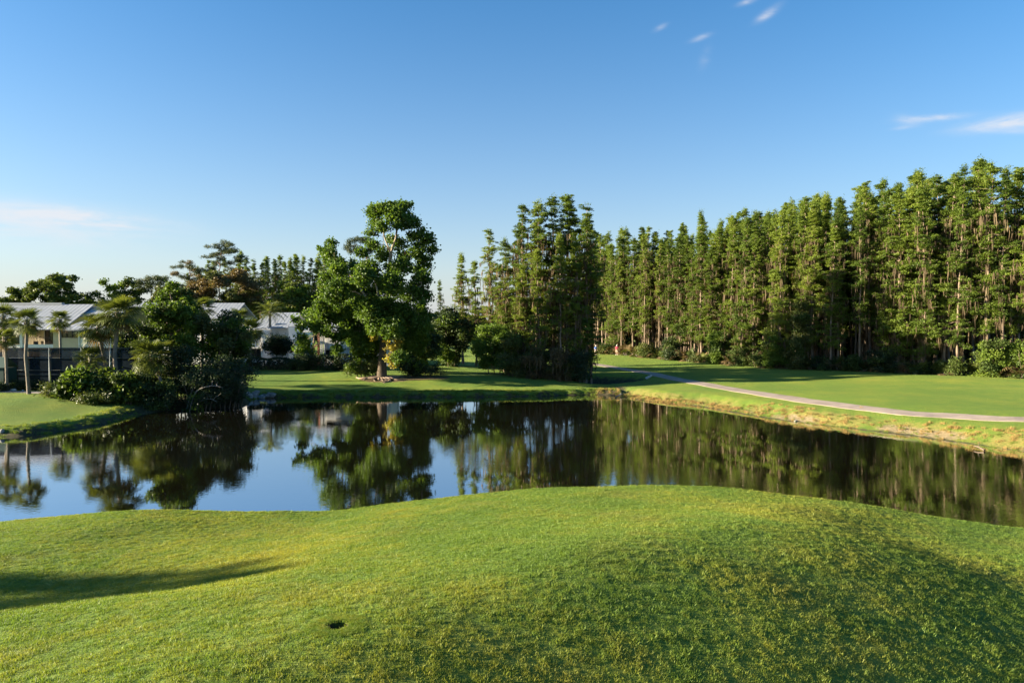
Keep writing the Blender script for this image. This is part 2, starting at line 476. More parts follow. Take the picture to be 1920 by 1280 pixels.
def nzv(x, y, s):
    return 0.5 + 0.5 * np.sin(x / s + 1.7 * np.sin(y / s * 1.3)) * np.sin(y / s * 0.9 + 2.1 * np.sin(x / s * 0.7 + 1))
mud = np.clip(1 - SD / 0.8, 0, 1) * (fy > 33) + np.clip(1 - SC / 1.8, 0, 1) * 0.8
mud += np.exp(-(((fx + 30.5) / 5) ** 2 + ((fy - 64.5) / 4) ** 2) * 1.2) * 1.1                    # bare soil under the waterside thicket
mud += np.exp(-(((fx + 26) / 3) ** 2 + ((fy - 70) / 3.5) ** 2)) * 0.8
mud += np.clip(1 - SD / 2.0, 0, 1) * ((fx < -30) & (fy > 40) & (fy < 64)) * 0.8
mud += np.exp(-(((fx - 11.5) / 1.8) ** 2 + ((fy - 78.5) / 1.6) ** 2)) * 0.9
sand = ((fx > 13.5) & (fy > 33)) * np.clip(1 - np.abs(SD - 1.1) / 1.5, 0, 1) * (0.12 + 0.80 * ss(0.3, 0.7, nzv(fx, fy, 3.1))) * ss(68, 58, fy)
sand += ((fx > 12) & (fy > 60) & (fy < 75)) * np.clip(1 - np.abs(SD - 1.0) / 1.2, 0, 1) * 0.35
mulch = np.zeros_like(fx)
bt = (X(722, 83), 83.0)
mulch += 1.3 * np.exp(-(((fx - bt[0] - 0.2) / 3.1) ** 2 + ((fy - bt[1] + 0.5) / 1.9) ** 2) ** 2)
mulch += 1.2 * np.exp(-(((fx - bt[0] - 4.4) / 3.4) ** 2 + ((fy - bt[1] - 0.9) / 1.6) ** 2) ** 2)
# forest floor, far right and far behind
def forest_in(x, y):
    # front line of the cypress wood
    xs_ = np.array([-400, 9.5, 16.5, 22, 28.5, 39.5, 58, 70, 90, 400]); ys_ = np.array([132, 132, 129, 121, 111, 96.5, 84, 70, 46, -300])
    return y - np.interp(x, xs_, ys_)
mulch += np.clip(forest_in(fx, fy) / 1.5, 0, 1) * (fx > 8) * 0.95
dry = ((fx > 12.5) & (fy > 33)) * np.clip(1.3 - np.abs(SD - 1.4) / 2.0, 0, 1) * (0.35 + 0.65 * nzv(fx, fy, 1.7))
dry += ((fx < 12.5) & (fy > 33)) * np.clip(1.0 - np.abs(SD - 0.6) / 0.8, 0, 1) * 0.6 * nzv(fx, fy, 1.1)
hole_r = np.hypot(fx - HOLE[0], fy - HOLE[1])
mud += np.clip(1.9 - hole_r / 0.11, 0, 1) * 1.3
for nm, a in (('dry', dry), ('mud', mud), ('sand', sand), ('mulch', mulch)):
    at = ground_me.attributes.new(nm, 'FLOAT', 'POINT')
    at.data.foreach_set('value', np.clip(a, 0, 1).astype(np.float32))

def grass_color(nt, pos):
    f1 = noise(nt, pos, 0.16, 4, 0.6)
    f2 = noise(nt, pos, 1.1, 4, 0.65)
    f3 = noise(nt, pos, 9.0, 3, 0.6)
    v = mth(nt, 'ADD', mth(nt, 'MULTIPLY', f1, 0.55), mth(nt, 'ADD', mth(nt, 'MULTIPLY', f2, 0.30), mth(nt, 'MULTIPLY', f3, 0.30)))
    c = ramp(nt, v, [(0.36, (0.052, 0.138, 0.020)), (0.55, (0.115, 0.208, 0.025)), (0.72, (0.290, 0.300, 0.036))])
    # straw-coloured thatch here and there
    th = noise(nt, pos, 0.45, 5, 0.7)
    thf = N(nt, 'ShaderNodeMapRange'); thf.inputs[1].default_value = 0.50; thf.inputs[2].default_value = 0.74
    nt.links.new(th, thf.inputs[0])
    return mixcol(nt, mth(nt, 'MULTIPLY', thf.outputs[0], 0.40), c, (0.27, 0.205, 0.055)), f2, f3
m, nt = newmat('turf_ground')
geo = N(nt, 'ShaderNodeNewGeometry')
c, f2, f3 = grass_color(nt, geo.outputs['Position'])
fine = noise(nt, geo.outputs['Position'], 26.0, 3, 0.7)
c = mixcol(nt, 1.0, c, ramp(nt, noise(nt, geo.outputs['Position'], 0.06, 3, 0.6), [(0.35, (0.55, 0.66, 0.55)), (0.65, (0.88, 0.85, 0.74))]), 'MULTIPLY')
c = mixcol(nt, 1.0, c, ramp(nt, noise(nt, geo.outputs['Position'], 3.0, 4, 0.7), [(0.3, (0.78, 0.82, 0.75)), (0.7, (1.05, 1.02, 0.95))]), 'MULTIPLY')
c = mixcol(nt, 0.35, c, ramp(nt, fine, [(0.3, (0.055, 0.090, 0.015)), (0.7, (0.17, 0.22, 0.045))]))
def attrf(nt, nm, pos, sc_=2.0, amt=0.9):
    a = N(nt, 'ShaderNodeAttribute'); a.attribute_name = nm
    n = noise(nt, pos, sc_, 4, 0.65)
    v = mth(nt, 'ADD', a.outputs['Fac'], mth(nt, 'MULTIPLY', mth(nt, 'SUBTRACT', n, 0.5), amt))
    r = N(nt, 'ShaderNodeMapRange'); r.inputs[1].default_value = 0.30; r.inputs[2].default_value = 0.60
    nt.links.new(v, r.inputs[0])
    lim = N(nt, 'ShaderNodeMath', operation='MULTIPLY')
    g = N(nt, 'ShaderNodeMath', operation='GREATER_THAN'); g.inputs[1].default_value = 0.02
    nt.links.new(a.outputs['Fac'], g.inputs[0]); nt.links.new(r.outputs[0], lim.inputs[0]); nt.links.new(g.outputs[0], lim.inputs[1])
    return lim.outputs[0]
P_ = geo.outputs['Position']
c = mixcol(nt, attrf(nt, 'mulch', P_, 1.5), c, ramp(nt, noise(nt, P_, 6, 4), [(0.3, (0.045, 0.028, 0.018)), (0.7, (0.16, 0.095, 0.060))]))
c = mixcol(nt, mth(nt, 'MULTIPLY', attrf(nt, 'dry', P_, 2.2), 0.75), c, ramp(nt, noise(nt, P_, 7, 4), [(0.3, (0.13, 0.13, 0.030)), (0.7, (0.30, 0.22, 0.075))]))
c = mixcol(nt, attrf(nt, 'sand', P_, 1.3), c, ramp(nt, noise(nt, P_, 5, 5), [(0.3, (0.16, 0.115, 0.062)), (0.7, (0.32, 0.245, 0.15))]))
c = mixcol(nt, attrf(nt, 'mud', P_, 1.8), c, ramp(nt, noise(nt, P_, 4, 5), [(0.3, (0.018, 0.014, 0.010)), (0.7, (0.070, 0.055, 0.036))]))
p = N(nt, 'ShaderNodeBsdfPrincipled'); p.inputs['Roughness'].default_value = 0.9; p.inputs['Specular IOR Level'].default_value = 0.15
p.inputs['Sheen Weight'].default_value = 0.08
p.inputs['Sheen Tint'].default_value = (0.55, 0.7, 0.2, 1)
nt.links.new(c, p.inputs['Base Color'])
bh = mth(nt, 'ADD', mth(nt, 'MULTIPLY', f3, 1.0), mth(nt, 'MULTIPLY', fine, 0.6))
nt.links.new(bump(nt, bh, 0.9, 0.10), p.inputs['Normal'])
o = N(nt, 'ShaderNodeOutputMaterial'); nt.links.new(p.outputs[0], o.inputs['Surface'])
M['turf'] = m
tag(put('ground', ground_me, mat=M['turf']), 'mown green grass ground around the dark pond', kind='structure')

# ------------------------------------------------------------------ water
m, nt = newmat('pond_water')
geo = N(nt, 'ShaderNodeNewGeometry')
mpn = N(nt, 'ShaderNodeMapping'); mpn.inputs['Scale'].default_value = (1.0, 1.6, 1.0)
nt.links.new(geo.outputs['Position'], mpn.inputs['Vector'])
r1 = noise(nt, mpn.outputs[0], 3.2, 2, 0.5)
r2 = noise(nt, mpn.outputs[0], 0.10, 3, 0.5)
msk = N(nt, 'ShaderNodeMapRange'); msk.inputs[1].default_value = 0.42; msk.inputs[2].default_value = 0.66
msk.inputs[3].default_value = 0.15; msk.inputs[4].default_value = 1.0
nt.links.new(r2, msk.inputs[0])
h = mth(nt, 'MULTIPLY', r1, msk.outputs[0])
p = N(nt, 'ShaderNodeBsdfPrincipled')
p.inputs['Base Color'].default_value = (0.008, 0.007, 0.004, 1)
p.inputs['Roughness'].default_value = 0.02
p.inputs['IOR'].default_value = 2.8
nt.links.new(bump(nt, h, 0.075, 0.05), p.inputs['Normal'])
gl = N(nt, 'ShaderNodeBsdfGlossy'); gl.inputs['Roughness'].default_value = 0.02; gl.inputs['Color'].default_value = (0.95, 0.96, 1.0, 1)
nt.links.new(p.inputs['Normal'].links[0].from_socket, gl.inputs['Normal'])
mx = N(nt, 'ShaderNodeMixShader'); mx.inputs[0].default_value = 0.50
nt.links.new(p.outputs[0], mx.inputs[1]); nt.links.new(gl.outputs[0], mx.inputs[2])
o = N(nt, 'ShaderNodeOutputMaterial'); nt.links.new(mx.outputs[0], o.inputs['Surface'])
M['water'] = m
def sheet(poly, grow, z):
    c0 = poly.mean(0)
    bmx = bmesh.new()
    nrm = []
    n = len(poly)
    area = sum(poly[i][0] * poly[(i + 1) % n][1] - poly[(i + 1) % n][0] * poly[i][1] for i in range(n))
    sg = 1 if area > 0 else -1
    vs_ = []
    for i in range(n):
        t = poly[(i + 1) % n] - poly[i - 1]; t = t / (np.linalg.norm(t) + 1e-9)
        q = poly[i] + grow * sg * np.array([t[1], -t[0]])
        vs_.append(bmx.verts.new((q[0], q[1], z)))
    f = bmx.faces.new(vs_)
    if f.normal.z < 0: f.normal_flip()
    bmesh.ops.triangulate(bmx, faces=[f])
    for f in bmx.faces:
        f.normal_update()
        if f.normal.z < 0: f.normal_flip()
    me = bpy.data.meshes.new('water'); bmx.to_mesh(me); bmx.free()
    return me
tag(put('pond_water', sheet(POND, 0.35, 0.0), mat=M['water']), 'dark still pond water mirroring the trees', kind='structure')
tag(put('creek_water', sheet(CREEK, 0.3, 0.0), mat=M['water']), 'small dark pool behind the pond outlet', kind='structure')

# ------------------------------------------------------------------ paths
m, nt = newmat('cart_path_concrete')
geo = N(nt, 'ShaderNodeNewGeometry')
a_ = noise(nt, geo.outputs['Position'], 0.7, 5, 0.65); b_ = noise(nt, geo.outputs['Position'], 12, 4, 0.6)
c = ramp(nt, mth(nt, 'ADD', mth(nt, 'MULTIPLY', a_, 0.7), mth(nt, 'MULTIPLY', b_, 0.3)), [(0.3, (0.15, 0.118, 0.095)), (0.5, (0.25, 0.20, 0.165)), (0.7, (0.32, 0.26, 0.215))])
p = N(nt, 'ShaderNodeBsdfPrincipled'); p.inputs['Roughness'].default_value = 0.85
nt.links.new(c, p.inputs['Base Color']); nt.links.new(bump(nt, b_, 0.4, 0.01), p.inputs['Normal'])
o = N(nt, 'ShaderNodeOutputMaterial'); nt.links.new(p.outputs[0], o.inputs['Surface'])
M['path'] = m
def ribbon(name, pts, width, mat, lift=0.05, label=None):
    pts = np.asarray(pts, float)
    for _ in range(3):
        mid = np.stack([pts[:-1] * .75 + pts[1:] * .25, pts[:-1] * .25 + pts[1:] * .75], 1).reshape(-1, 2)
        pts = np.vstack([pts[:1], mid, pts[-1:]])
    seg = np.linalg.norm(np.diff(pts, axis=0), axis=1); s = np.concatenate([[0], np.cumsum(seg)])
    u = np.arange(0, s[-1], 0.5)
    pts = np.stack([np.interp(u, s, pts[:, 0]), np.interp(u, s, pts[:, 1])], -1)
    t = np.gradient(pts, axis=0); t /= np.linalg.norm(t, axis=1)[:, None]
    nrm = np.stack([-t[:, 1], t[:, 0]], -1)
    offs = np.linspace(-.5, .5, 6) * width
    jit = 0.06 * np.sin(u * 1.3)[:, None] * (np.abs(offs)[None, :] > width * .45)
    g = pts[:, None, :] + nrm[:, None, :] * (offs[None, :, None] + jit[:, :, None])
    z = T(g[..., 0], g[..., 1]) + lift
    top = np.concatenate([g, z[..., None]], -1)
    lo_l = top[:, :1].copy(); lo_l[..., 2] -= 0.3; lo_r = top[:, -1:].copy(); lo_r[..., 2] -= 0.3
    allv = np.concatenate([lo_l, top, lo_r], 1); k = allv.shape[1]; n_ = len(allv)
    i = (np.arange(n_ - 1)[:, None] * k + np.arange(k - 1)[None, :]).ravel()
    b = MB(); b.add(allv.reshape(-1, 3), [np.stack([i, i + 1, i + k + 1, i + k], -1)])
    return tag(put(name, b.mesh(name), mat=mat), label, kind='structure')
pp = [G(px_, py_) for px_, py_ in [(1920, 788), (1800, 781), (1700, 775), (1600, 763), (1500, 750), (1400, 734), (1330, 722), (1280, 713)]]
pp = [(62, 38), (48, 43.5)] + pp + [(19.6, 89.8), (17.9, 95.2), (15.4, 101.5), (12.4, 109.5), (7, 117), (1, 122)]
ribbon('cart_path', pp, 2.05, M['path'], 0.03, 'pale concrete cart path curving along the fairway')
M['gravel'] = plain('gravel_grey', (0.24, 0.21, 0.19), 0.9, var=0.35, sc_=9, bumpd=0.02)
ribbon('gravel_path', [(-58, 65.4), (-47.5, 65.9), (-44, 65.6), (-42.6, 65)], 1.1, M['gravel'], 0.05, 'grey gravel path under the palms beside the fence')

# ------------------------------------------------------------------ tree builders
def unit(v): return v / (np.linalg.norm(v) + 1e-9)
ORD = ['first', 'second', 'third', 'fourth', 'fifth', 'sixth', 'seventh', 'eighth', 'ninth', 'tenth', 'eleventh', 'twelfth', 'thirteenth', 'fourteenth', 'fifteenth', 'sixteenth', 'seventeenth', 'eighteenth', 'nineteenth', 'twentieth']
TENS = ['', '', 'twenty', 'thirty', 'forty', 'fifty', 'sixty', 'seventy']
def ordinal(i):
    if i < 20: return ORD[i]
    n = i + 1
    if n % 10 == 0: return {3: 'thirtieth', 4: 'fortieth', 5: 'fiftieth', 6: 'sixtieth', 7: 'seventieth'}[n // 10]
    return TENS[n // 10] + '-' + ORD[n % 10 - 1]

def cypress_meshes(i, seed, h, R, cb, moss_n, dens=1.0, dead=0.0):
    r = np.random.default_rng(seed)
    t = np.linspace(0, 1, 12)
    bend = np.stack([np.cumsum(r.normal(0, 0.10, 12)), np.cumsum(r.normal(0, 0.10, 12))], -1); bend -= bend[0]
    pts = np.concatenate([bend, (t * h)[:, None]], -1)
    rad = 0.19 * (1 - t) ** 0.8 + 0.02
    rad[0] *= 1.75; rad[1] *= 1.1
    rad *= h / 24.0
    pts = np.vstack([pts[0] - [0, 0, 0.5], pts]); rad = np.concatenate([[rad[0] * 1.1], rad])
    tr = MB(); tr.tube(pts, rad, 7)
    cr = MB(); ms = MB()
    cent = []; dirs = []; mst = []
    nb = int(74 * dens * (1 - cb) / 0.6)
    tiers = np.sort(np.clip(r.choice(np.linspace(cb, 0.97, int(h * (1 - cb) / 1.35)), nb) + r.normal(0, 0.022, nb), cb, 0.985))
    tiers = np.where(r.random(nb) < 0.45, r.uniform(cb, 0.985, nb), tiers)
    lump = r.uniform(0, 6.28, 3)
    for hb in tiers:
        q = (hb - cb) / (1 - cb)
        prof = (0.45 + 0.55 * math.sin(min(1, q * 1.7 + 0.25) * 1.9)) * (1 - q) ** 0.48 + 0.07
        prof *= 0.72 + 0.28 * math.sin(hb * 23 + lump[0]) * math.cos(hb * 11 + lump[1])
        L = R * prof * r.uniform(0.55, 1.15)
        az_ = r.uniform(0, 2 * math.pi)
        p0 = np.array([np.interp(hb * h, pts[:, 2], pts[:, 0]), np.interp(hb * h, pts[:, 2], pts[:, 1]), hb * h])
        rise = r.uniform(-0.2, 0.5) + 0.5 * q
        d = np.array([math.cos(az_), math.sin(az_), rise])
        u = np.linspace(0, 1, 5)[:, None]
        br = p0 + d * L * u + np.array([0, 0, -0.22 * L]) * u ** 2
        tr.tube(br, np.linspace(0.045, 0.012, 5) * (0.6 + 0.2 * L), 4, False)
        for k in range(max(2, int(1.6 * L + 1.5))):
            uu = r.uniform(0.3, 1.05)
            pc = p0 + d * L * uu + np.array([0, 0, -0.22 * L]) * uu ** 2 + r.normal(0, 0.18, 3)
            side = np.array([-math.sin(az_), math.cos(az_), 0]) * r.normal(0, 0.35 * L * uu)
            pc = pc + side
            pr = r.uniform(0.42, 0.95) * (1 - 0.35 * q)
            n = int(r.uniform(46, 72))
            a = r.normal(size=(n, 3)); a /= np.linalg.norm(a, axis=1)[:, None]
            a *= (r.uniform(0.1, 1, n) ** 0.5)[:, None] * np.array([pr, pr, pr * r.uniform(0.22, 0.42)])
            cent.append(pc + a); dirs.append(a * np.array([1, 1, 0.3]) + d * 0.4)
            if r.random() < moss_n and hb < 0.8: mst.append(pc + r.normal(0, [0.3, 0.3, 0.1]))
    # leader tuft
    for k in range(9):
        pc = pts[-1] + np.array([r.normal(0, 0.16), r.normal(0, 0.16), -r.uniform(-0.2, 2.2)])
        a = r.normal(size=(34, 3)) * np.array([0.26, 0.26, 0.16]); cent.append(pc + a); dirs.append(a)
    cent = np.vstack(cent); dirs = np.vstack(dirs)
    keep = r.random(len(cent)) > dead
    cr.leaves(cent[keep], 0.27, 0.085, 0.5, dirs[keep], r)
    strips(ms, mst, r)
    # moss close to the trunk
    st2 = []
    for k in range(int(70 * moss_n)):
        hb = r.uniform(max(0.12, cb - 0.25), 0.8)
        st2.append(np.array([r.normal(0, 0.45), r.normal(0, 0.45), hb * h]))
    strips(ms, st2, r)
    nm = 'cypress'
    return tr.mesh(nm + '_trunk', M['cypbark']), cr.mesh(nm + '_crown', M['cypress']), ms.mesh(nm + '_moss', M['moss'])

def strips(ms, pts, r, lmin=0.5, lmax=1.9):
    if not len(pts): return
    for p in pts:
        for k in range(r.integers(2, 5)):
            q = np.asarray(p) + r.normal(0, [0.16, 0.16, 0.08])
            L = r.uniform(lmin, lmax); w = r.uniform(0.05, 0.13)
            a = r.uniform(0, math.pi); e = np.array([math.cos(a), math.sin(a), 0])
            s1 = r.normal(0, 0.06, 3); s2 = r.normal(0, 0.1, 3); s1[2] = s2[2] = 0
            rows = [q - e * w * .5, q + e * w * .5, q + s1 - e * w * .8 + [0, 0, -L * .4], q + s1 + e * w * .8 + [0, 0, -L * .4],
                    q + s2 + [0, 0, -L], ]
            ms.add(rows, [np.array([(0, 1, 3, 2)]), np.array([(2, 3, 4)])])

class Plant:
    """a tree or bush laid out in photograph pixels at one depth; stored local to its base"""
    def __init__(s, px, d, seed=1, off=0.0):
        s.d = d; s.r = np.random.default_rng(seed)
        s.x = X(px, d); s.y = d
        s.base = np.array([s.x, s.y, Tz(s.x, s.y) - off])
        s.wood = MB(); s.nodes = []; s.leaf = {}
    def L(s, px, py, dy=0.0):
        return W(px, py, s.d + dy) - s.base if dy == 0 else (W(px, py, s.d) + np.array([0, dy, 0]) - s.base)
    def trunk(s, px_pts, r0, r1, n=8, flare=1.5):
        pts = [s.L(*p) for p in px_pts]
        return s.trunk3(pts, r0, r1, n, flare)
    def trunk3(s, pts, r0, r1, n=8, flare=1.5):
        pts = np.array(pts, float)
        sgl = np.linalg.norm(np.diff(pts, axis=0), axis=1); c = np.concatenate([[0], np.cumsum(sgl)])
        u = np.linspace(0, c[-1], max(6, int(c[-1] / 0.8)))
        pts = np.stack([np.interp(u, c, pts[:, k]) for k in range(3)], -1)
        if len(pts) > 4:
            pts[1:-1] = (pts[:-2] + pts[1:-1] * 2 + pts[2:]) / 4
            pts[1:-1] += s.r.normal(0, 0.25 * r0, pts[1:-1].shape)
        rad = np.linspace(r0, r1, len(pts)); rad[0] *= flare
        pts0 = pts.copy(); pts0[0, 2] -= 0.3 if flare > 1 else 0
        s.wood.tube(pts0, rad, n)
        for p, q in zip(pts[1:], rad[1:]): s.nodes.append((p, q))
        return s
    def limb(s, tgt, rmax=0.12):
        tgt = np.asarray(tgt, float)
        best = None
        for p, q in s.nodes:
            dd = np.linalg.norm(tgt - p) + max(0, p[2] - tgt[2] + 0.3) * 2.5
            if best is None or dd < best[0]: best = (dd, p, q)
        if best is None: return
        p, q = best[1], best[2]
        ln = np.linalg.norm(tgt - p)
        if ln < 0.2: return
        u = np.linspace(0, 1, 6)[:, None]
        bow = np.array([0, 0, 0.10 * ln]) + s.r.normal(0, 0.06 * ln, 3)
        pts = p + (tgt - p) * u + bow * 4 * u * (1 - u)
        pts[1:-1] += s.r.normal(0, 0.03 * ln, (4, 3))
        r0 = min(q * 0.7, rmax, 0.03 + 0.022 * ln)
        rr = np.linspace(r0, max(0.012, r0 * 0.3), 6)
        s.wood.tube(pts, rr, 5, False)
        for k in (2, 3, 4, 5): s.nodes.append((pts[k], rr[k]))
    def lobe(s, px, py, rp, mat='oak', dens=1.0, leaf=(0.24, 0.17), up=0.35, dy=None, flat=0.8, spread=1.0, limb=True, fold=0.0, clr=0.42, moss=0):
        R = rp / F * s.d
        if dy is None: dy = s.r.uniform(-1, 1) * spread
        c = s.L(px, py, dy)
        s.lobe3(c, R, mat, dens, leaf, up, flat, limb, fold, clr, moss)
    def lobe3(s, c, R, mat='oak', dens=1.0, leaf=(0.24, 0.17), up=0.35, flat=0.8, limb=True, fold=0.0, clr=0.42, moss=0):
        r = s.r; c = np.asarray(c, float)
        if limb: s.limb(c)
        nc = max(4, int(24 * dens * R * R + 5))
        a = r.normal(size=(nc, 3)); a /= np.linalg.norm(a, axis=1)[:, None]
        a *= (r.uniform(0.15, 1.0, nc) ** 0.45)[:, None] * np.array([R, R, R * flat])
        cc = c + a
        for q in cc[::3]:
            u = np.linspace(0, 1, 3)[:, None]
            s.wood.tube(c + (q - c) * u + r.normal(0, 0.05, 3) * u * (1 - u) * 4, [0.022, 0.016, 0.008], 3, False)
        k = 20
        b = r.normal(size=(nc, k, 3)) * (clr * r.uniform(0.6, 1.25, nc))[:, None, None] * np.array([0.62, 0.62, 0.45])
        pts = (cc[:, None, :] + b).reshape(-1, 3)
        s.leaf.setdefault(mat, MB()).leaves(pts, leaf[0], leaf[1], up, None, r, fold)
        if moss:
            mm = s.leaf.setdefault('moss', MB())
            strips(mm, c + a[:int(moss)] * np.array([1, 1, 0.6]), r)
    def done(s, name, label, cat, bark='bark', group=None, wood='trunk', foliage='crown', names=None):
        o = thing(name, label, cat, tuple(s.base), 0, group)
        names = names or {}
        if s.wood.n: put(wood, s.wood.mesh(wood, M[bark]), o)
        for mt, b in s.leaf.items():
            nm = names.get(mt, 'hanging_moss' if mt == 'moss' else foliage)
            q = put(nm, b.mesh(nm, M[mt]), o)
            if mt == 'moss': tag(q, kind='stuff')
        return o
    def fill(s, px0, px1, py0, py1, n, rp, mat, shape='ell', **kw):
        """lobes through a pixel box; py0 top, py1 bottom"""
        cx, cy, hx, hy = (px0 + px1) / 2, (py0 + py1) / 2, (px1 - px0) / 2, (py1 - py0) / 2
        k = 0
        while k < n:
            a, b = s.r.uniform(-1, 1, 2)
            if shape == 'ell' and a * a + b * b > 1: continue
            if shape == 'dome' and (a * a + max(0, -b) ** 2 > 1): continue
            s.lobe(cx + a * max(2, hx - rp * .6), cy + b * max(2, hy - rp * .6), rp * s.r.uniform(0.7, 1.2), mat if isinstance(mat, str) else mat[int(s.r.integers(len(mat)))], **kw)
            k += 1
        return s

# ---- cypress kit
CYP = []
for i, (h, R, cb, mo, dn) in enumerate([(24, 2.6, 0.30, 0.30, 1.0), (25, 2.1, 0.42, 0.35, 1.0), (23, 2.8, 0.22, 0.30, 1.0), (26, 2.2, 0.44, 0.35, 0.95),
                                        (22, 2.5, 0.34, 0.5, 1.0), (24, 2.0, 0.5, 0.3, 0.95), (21, 3.0, 0.10, 0.25, 1.1), (25, 2.5, 0.34, 0.5, 1.0), (20, 2.1, 0.25, 0.4, 0.9), (24, 2.9, 0.16, 0.35, 1.05)]):
    CYP.append((h,) + cypress_meshes(i, 100 + i, h, R * 1.12, cb, mo, dn * 1.15))
def cypress(px, d, top_py, label, group, var, wscale=1.0):
    x = X(px, d); z = Tz(x, d)
    h = Z(top_py, d) - z
    k = CYP[var % len(CYP)]
    s_ = h / k[0]
    o = thing('cypress_tree', label, 'tree', (x, d, z), random.uniform(0, 6.28), group, (s_ * wscale, s_ * wscale, s_))
    o.rotation_euler = (random.uniform(-.028, .028), random.uniform(-.028, .028), o.rotation_euler.z)
    put('trunk', k[1], o); put('crown', k[2], o); tag(put('hanging_moss', k[3], o), kind='stuff')
    return o

# ------------------------------------------------------------------ cypress wood on the right
FR = np.array([(9.0, 133), (16.5, 130), (22, 122), (28.5, 112), (39.5, 97.5), (58, 85), (70, 71)], float)
def skyline(px):
    return float(np.interp(px, [1100, 1145, 1200, 1240, 1300, 1316, 1340, 1400, 1465, 1500, 1530, 1570, 1620, 1680, 1740, 1800, 1845, 1895, 1925, 2000],
                           [450, 445, 435, 440, 428, 400, 425, 408, 385, 385, 370, 380, 360, 338, 325, 318, 312, 290, 305, 290]))
seg = np.linalg.norm(np.diff(FR, axis=0), axis=1); cs = np.concatenate([[0], np.cumsum(seg)])
inst = []
for row in range(7):
    step = [1.95, 2.0, 2.3, 2.7, 3.0, 3.4, 4.0][row]
    u = random.uniform(0, 1.5)
    while u < cs[-1]:
        x = np.interp(u, cs, FR[:, 0]); y = np.interp(u, cs, FR[:, 1])
        i = min(len(FR) - 2, int(np.searchsorted(cs, u, side='right') - 1))
        t = (FR[i + 1] - FR[i]) / seg[i]; nrm = np.array([-t[1], t[0]])
        if nrm[1] < 0: nrm = -nrm
        dd = 1.2 + row * 3.3 + random.uniform(-1.1, 1.1)
        q = np.array([x, y]) + nrm * dd + t * random.uniform(-.8, .8)
        px = 960 + q[0] / q[1] * F
        if 1098 < px < 1965:
            inst.append((row, float(px), float(q[0]), float(q[1])))
        u += step * random.uniform(0.7, 1.35)
front = sorted([a for a in inst if a[0] == 0], key=lambda a: -a[1])
mid = sorted([a for a in inst if a[0] == 1], key=lambda a: -a[1])
back = [a for a in inst if a[0] >= 2]
print('forest', len(front), len(mid), len(back))
def place_forest(a, label, group, lowbranch):
    row, px, x, y = a
    top = skyline(px) + random.uniform(-14, 32) + (random.uniform(0, 25) if row == 0 else 0)
    var = random.choice([0, 2, 4, 6, 9, 2, 6, 9, 7, 5] if lowbranch else [0, 1, 3, 5, 7, 4, 2])
    cypress(px, y, top, label, group, var, random.uniform(0.72, 0.95))
for i, a in enumerate(front):
    place_forest(a, 'tall cypress, %s from the right in the front row of the fairway wood' % ordinal(i), 'front row of the cypress wood', True)
for i, a in enumerate(mid):
    place_forest(a, 'cypress just behind the front row, %s from the right, in the fairway wood' % ordinal(i), 'second row of the cypress wood', False)
for a in back:
    place_forest(a, 'tall slim cypress deep inside the dark wood behind the two front rows', 'cypresses deep in the wood', False)

# ------------------------------------------------------------------ cypress clump beside the pond
CL = [(868, 104, 476, 4, 1.0), (893, 100, 492, 8, 1.0), (925, 97, 432, 7, 1.05), (947, 93, 448, 4, 1.0), (968, 95, 418, 0, 1.0), (985, 91, 386, 7, 1.05), (1003, 94, 416, 1, 0.95),
      (1023, 90, 378, 4, 1.0), (1042, 92, 372, 2, 1.0), (1062, 90, 364, 7, 1.1), (1081, 91, 370, 0, 1.05), (1098, 88.5, 388, 9, 1.0), (1052, 87, 440, 4, 0.95), (1012, 88, 470, 8, 0.95), (1085, 87, 455, 8, 0.95), (975, 90, 500, 8, 1.0), (940, 95, 500, 2, 0.9), (1108, 90, 420, 4, 0.9)]
CL.sort()
for i, (px, d, top, var, ws) in enumerate(CL):
    cypress(px, d, top, 'moss-hung cypress in the pondside clump, %s from the left' % ordinal(i), 'cypress clump beside the pond', var, ws)
cypress(829, 215, 524, 'lone thin distant cypress in the gap left of the clump', None, 5, 0.85)

# three unseen cypresses added left of frame to throw shade into the foreground hollow
for (x_, y_, top_, vi, lab) in [(-46.0, 11.1, 12.9, 6, 'unseen cypress added left of the frame, tallest of three, to shade the foreground hollow'), (-44.5, 12.5, 12.0, 9, 'unseen cypress added left of the frame, farthest of three, to shade the foreground hollow'), (-47.5, 9.9, 12.3, 2, 'unseen cypress added left of the frame, nearest of three, to shade the foreground hollow')]:
    k = CYP[vi]; zc_ = Tz(x_, y_); s_ = (top_ - zc_) / k[0]
    o = thing('cypress_tree', lab, 'tree', (x_, y_, zc_), x_, 'unseen cypresses added left of the frame', (s_ * 1.5, s_ * 1.5, s_))
    put('trunk', k[1], o); put('crown', k[2], o); tag(put('hanging_moss', k[3], o), kind='stuff')

# ------------------------------------------------------------------ distant trees behind the houses
FAR = [(470, 203, 478, 5), (487, 207, 492, 3), (503, 205, 488, 1), (520, 208, 486, 0), (537, 204, 490, 3), (553, 209, 482, 7), (571, 206, 480, 1), (588, 210, 484, 5), (604, 205, 478, 3), (622, 209, 482, 1), (640, 212, 492, 3),
       (512, 220, 492, 1), (545, 222, 488, 3), (580, 221, 484, 0), (455, 215, 500, 7), (612, 222, 486, 5)]
FAR += [(338, 225, 530, 2), (352, 222, 512, 0), (372, 226, 500, 4), (388, 224, 488, 7), (402, 228, 490, 2), (428, 224, 486, 0), (441, 222, 478, 4), (456, 226, 470, 1), (495, 224, 482, 6), (530, 226, 480, 2), (562, 222, 478, 6), (596, 224, 476, 9), (630, 226, 480, 6), (655, 224, 490, 2), (476, 222, 488, 9), (545, 230, 484, 9), (610, 230, 482, 2)]
FAR.sort()
